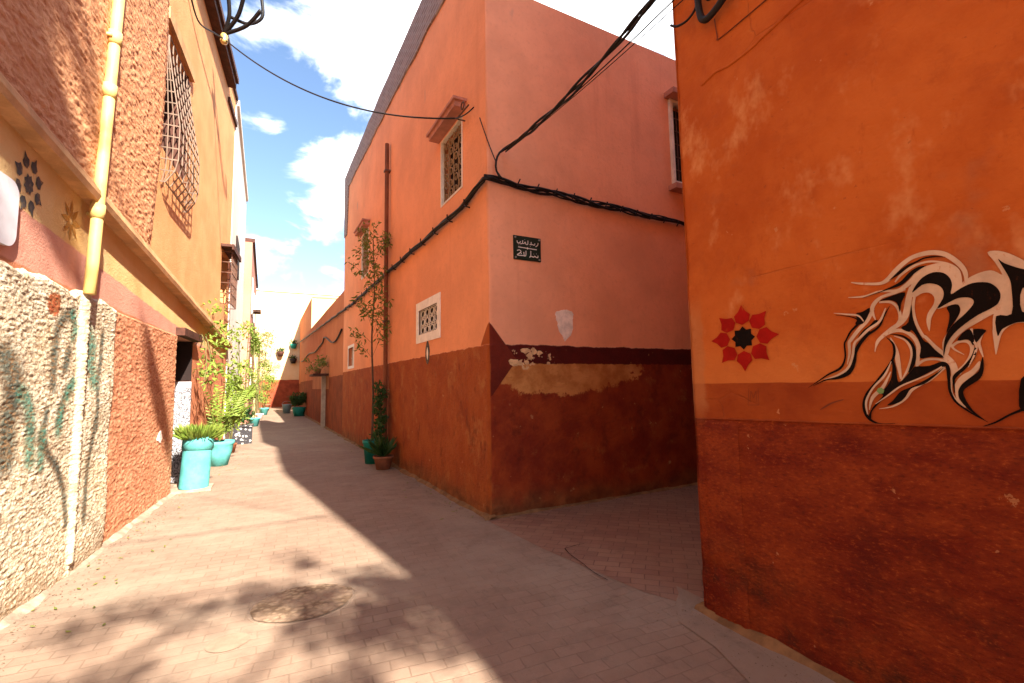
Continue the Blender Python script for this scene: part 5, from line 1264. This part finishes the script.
    # far right: dark shrub, pail
    t = tag(empty('dark_shrub', (1.72, 29, 0)), 'dark bushy plant in a teal pot at the far end of the orange wall', 'potted plant')
    pot((1.72, 29, 0), [(0, 0), (0.26, 0), (0.34, 0.4), (0.36, 0.5), (0.32, 0.5), (0.32, 0.45)], M['teal'], t, 'pot', None, (0.32, 0.45))
    mb = MB()
    for k in range(9): spray(mb, r, (1.66+r.uniform(-.25, .25), 29+r.uniform(-.4, .4), r.uniform(.55, 1.25)), (.28, .3, .25), 100, .17, .04)
    mb.build('foliage', M['leafd'], t)
    t = tag(empty('pail', (1.25, 33, 0)), 'pale blue pail standing beyond the dark shrub', 'pail')
    pot((1.25, 33, 0), [(0, 0.004), (0.2, 0), (0.27, 0.55), (0.29, 0.56), (0.27, 0.53)], simple('pale_blue_plastic', (0.30, 0.44, 0.50), .4), t, 'body', None, (0.25, 0.5))
    mb = MB(); mb.tube([(1.25+0.28*math.cos(a*math.pi/10), 33, .56+.2*math.sin(a*math.pi/10)) for a in range(11)], .01, 5, False); mb.build('handle', M['metal'], t)
    # post with a plank awning
    t = tag(empty('post', (2.05, 20.0, 0)), 'whitewashed post carrying a small plank shelf against the orange wall', 'post')
    mb = MB(); mb.box((1.98, 19.9, 0), (2.13, 20.06, 2.02)); mb.build('shaft', M['postw'], t)
    mb = MB(); mb.box((1.60, 19.2, 2.023), (2.15, 20.9, 2.10)); mb.build('shelf', M['wood'], t)
    t = tag(empty('shelf_plant', (1.85, 20.2, 2.1)), 'straggling plant on the plank shelf over the post', 'potted plant')
    pot((1.85, 20.2, 2.1), [(0, 0), (0.10, 0), (0.14, 0.2), (0.15, 0.22), (0.13, 0.2)], M['terra'], t, 'pot', None, (0.13, 0.19))
    mb = MB()
    for k in range(14): spray(mb, r, (1.8+r.uniform(-.3, .25), 20.0+r.uniform(-.8, .8), 2.35+r.uniform(-.15, .35)), (.16, .2, .14), 16, .12, .03)
    mb.build('foliage', M['leaft'], t)
    # pots hung on the end wall
    for k, (x, z, m) in enumerate(((2.1, 5.0, 'teal'), (2.1, 3.7, 'black'), (1.1, 4.3, 'wood'))):
        t = tag(empty('wall_pot', (x, 44.8, z)), ['teal pot hung on the yellow end wall', 'dark round pot hung lower on the yellow end wall', 'brown trough hung on the yellow end wall'][k], 'wall pot', 'pots on the end wall')
        pot((x, 44.72, z), [(0, 0), (0.18, 0.02), (0.27, 0.3), (0.30, 0.42), (0.26, 0.42), (0.26, 0.38)], M[m], t, 'pot', None, (0.26, 0.38))
        mb = MB(); spray(mb, r, (x, 44.7, z+.55), (.3, .2, .2), 60, .2, .05); mb.build('foliage', M['leafd'], t)
M['postw'] = simple('whitewash', (0.58, 0.44, 0.33), .8, .2, 6)
plants()

# ------------------------------------------------------------------ the tree behind the viewpoint whose shade falls on the paving
def shade_tree():
    r = random.Random(21); t = tag(empty('shade_tree', (-0.75, -7.0, 0)), 'tall leafy tree behind the viewpoint throwing dappled shade on the paving', 'tree')
    mb = MB()
    trunk = catmull([(-.75, -7.0, 0), (-.7, -6.7, 2), (-.55, -6.0, 4.2), (-.35, -5.2, 6.5), (.0, -4.3, 9.0), (.1, -3.7, 10.2)], 5)
    mb.tube(trunk, .1, 9, rs=[.15-.11*i/(len(trunk)-1) for i in range(len(trunk))])
    tips = []
    lim = [((-.55, -6.0, 4.2), (2.4, -3.6, 6.2)), ((-.55, -6.0, 4.3), (.6, -3.2, 5.4)), ((-.4, -5.5, 5.6), (1.7, -3.2, 6.0)), ((-.1, -4.5, 8.3), (.1, -2.9, 9.9)), ((0, -4.2, 9.0), (-.2, -1.8, 10.2)), ((-.5, -5.9, 4.6), (2.8, -4.3, 6.0))]
    for a, b in lim:
        a, b = Vector(a), Vector(b); m = a.lerp(b, .5)+Vector((0, 0, .2)); p = catmull([tuple(a), tuple(m), tuple(b)], 5); mb.tube(p, .03, 6, rs=[.05-.035*i/(len(p)-1) for i in range(len(p))])
        for k in range(9):
            q = Vector(p[r.randint(4, len(p)-1)]); e = q+rdir(r)*r.uniform(.3, .8); mb.tube([q, q.lerp(e, .5)+Vector((0, 0, .06)), e], .01, 4); tips.append(e)
    mb.build('trunk', M['bark'], t, smooth=True)
    mb = MB()
    for e in tips: spray(mb, r, e, (.24, .24, .18), 42, .13, .035)
    for _ in range(110):
        s = r.random(); c = (.30-.85*s+r.uniform(-.12, .12), -3.95+2.9*s+r.uniform(-.3, .3), 10.0+.2*s+r.uniform(-.35, .35)); spray(mb, r, c, (.26, .30, .20), 44, .13, .035)
    for _ in range(16):
        c = (r.uniform(2.3, 3.0), r.uniform(-4.7, -3.4), r.uniform(5.7, 6.3)); spray(mb, r, c, (.25, .25, .18), 40, .13, .035)
    mb.build('crown', M['leafd'], t)
shade_tree()

def grit():
    r = random.Random(8); mb = MB()
    def bit(x, y, z, s):
        v = [Vector((x, y, z))+Vector((r.uniform(-1, 1), r.uniform(-1, 1), r.uniform(0, .8)))*s for _ in range(4)]; mb.add(v, [(0, 1, 2), (0, 2, 3), (0, 3, 1), (1, 3, 2)])
    for _ in range(900):
        u = r.uniform(3.5, 13); x, y, z = LW(u, 0.10+abs(r.gauss(0, .16)), 0); bit(x, y, 0.004, r.uniform(.004, .014))
    for _ in range(700):
        u = r.uniform(5.0, 14); x, y, z = PL(u, 0.08+abs(r.gauss(0, .12)), 0); bit(x, y, 0.004, r.uniform(.004, .013))
    for _ in range(900):
        u = r.uniform(-.5, 2.5); x, y, z = GW(u, 0.07+abs(r.gauss(0, .15)), 0); bit(x, y, 0.010, r.uniform(.002, .008))
    for _ in range(500): bit(r.uniform(2.4, 6), 5.0-abs(r.gauss(0, .12)), .008, r.uniform(.004, .012))
    for _ in range(500): bit(r.uniform(-1.2, 2.2), r.uniform(2.2, 9), .006, r.uniform(.002, .007))
    tag(mb.build('grit', simple('grit', (0.26, 0.17, 0.11), .95, .5, 30)), 'loose grit and crumbs of plaster along the foot of the walls', 'grit', kind='stuff')
    mb = MB()
    for _ in range(130):
        x, y, _z = LW(r.uniform(4, 16), .12+abs(r.gauss(0, .35)), 0) if r.random() < .6 else PL(r.uniform(5.2, 14), .1+abs(r.gauss(0, .25)), 0)
        a = r.uniform(0, 6.28); leaf(mb, Vector((x, y, .012)), Vector((math.cos(a), math.sin(a), r.uniform(0, .4))), Vector((0, 0, 1)), r.uniform(.03, .06), .010)
    tag(mb.build('fallen_leaves', M['leaft']), 'dry leaves fallen on the paving near the pots', 'leaves', kind='stuff')
grit()
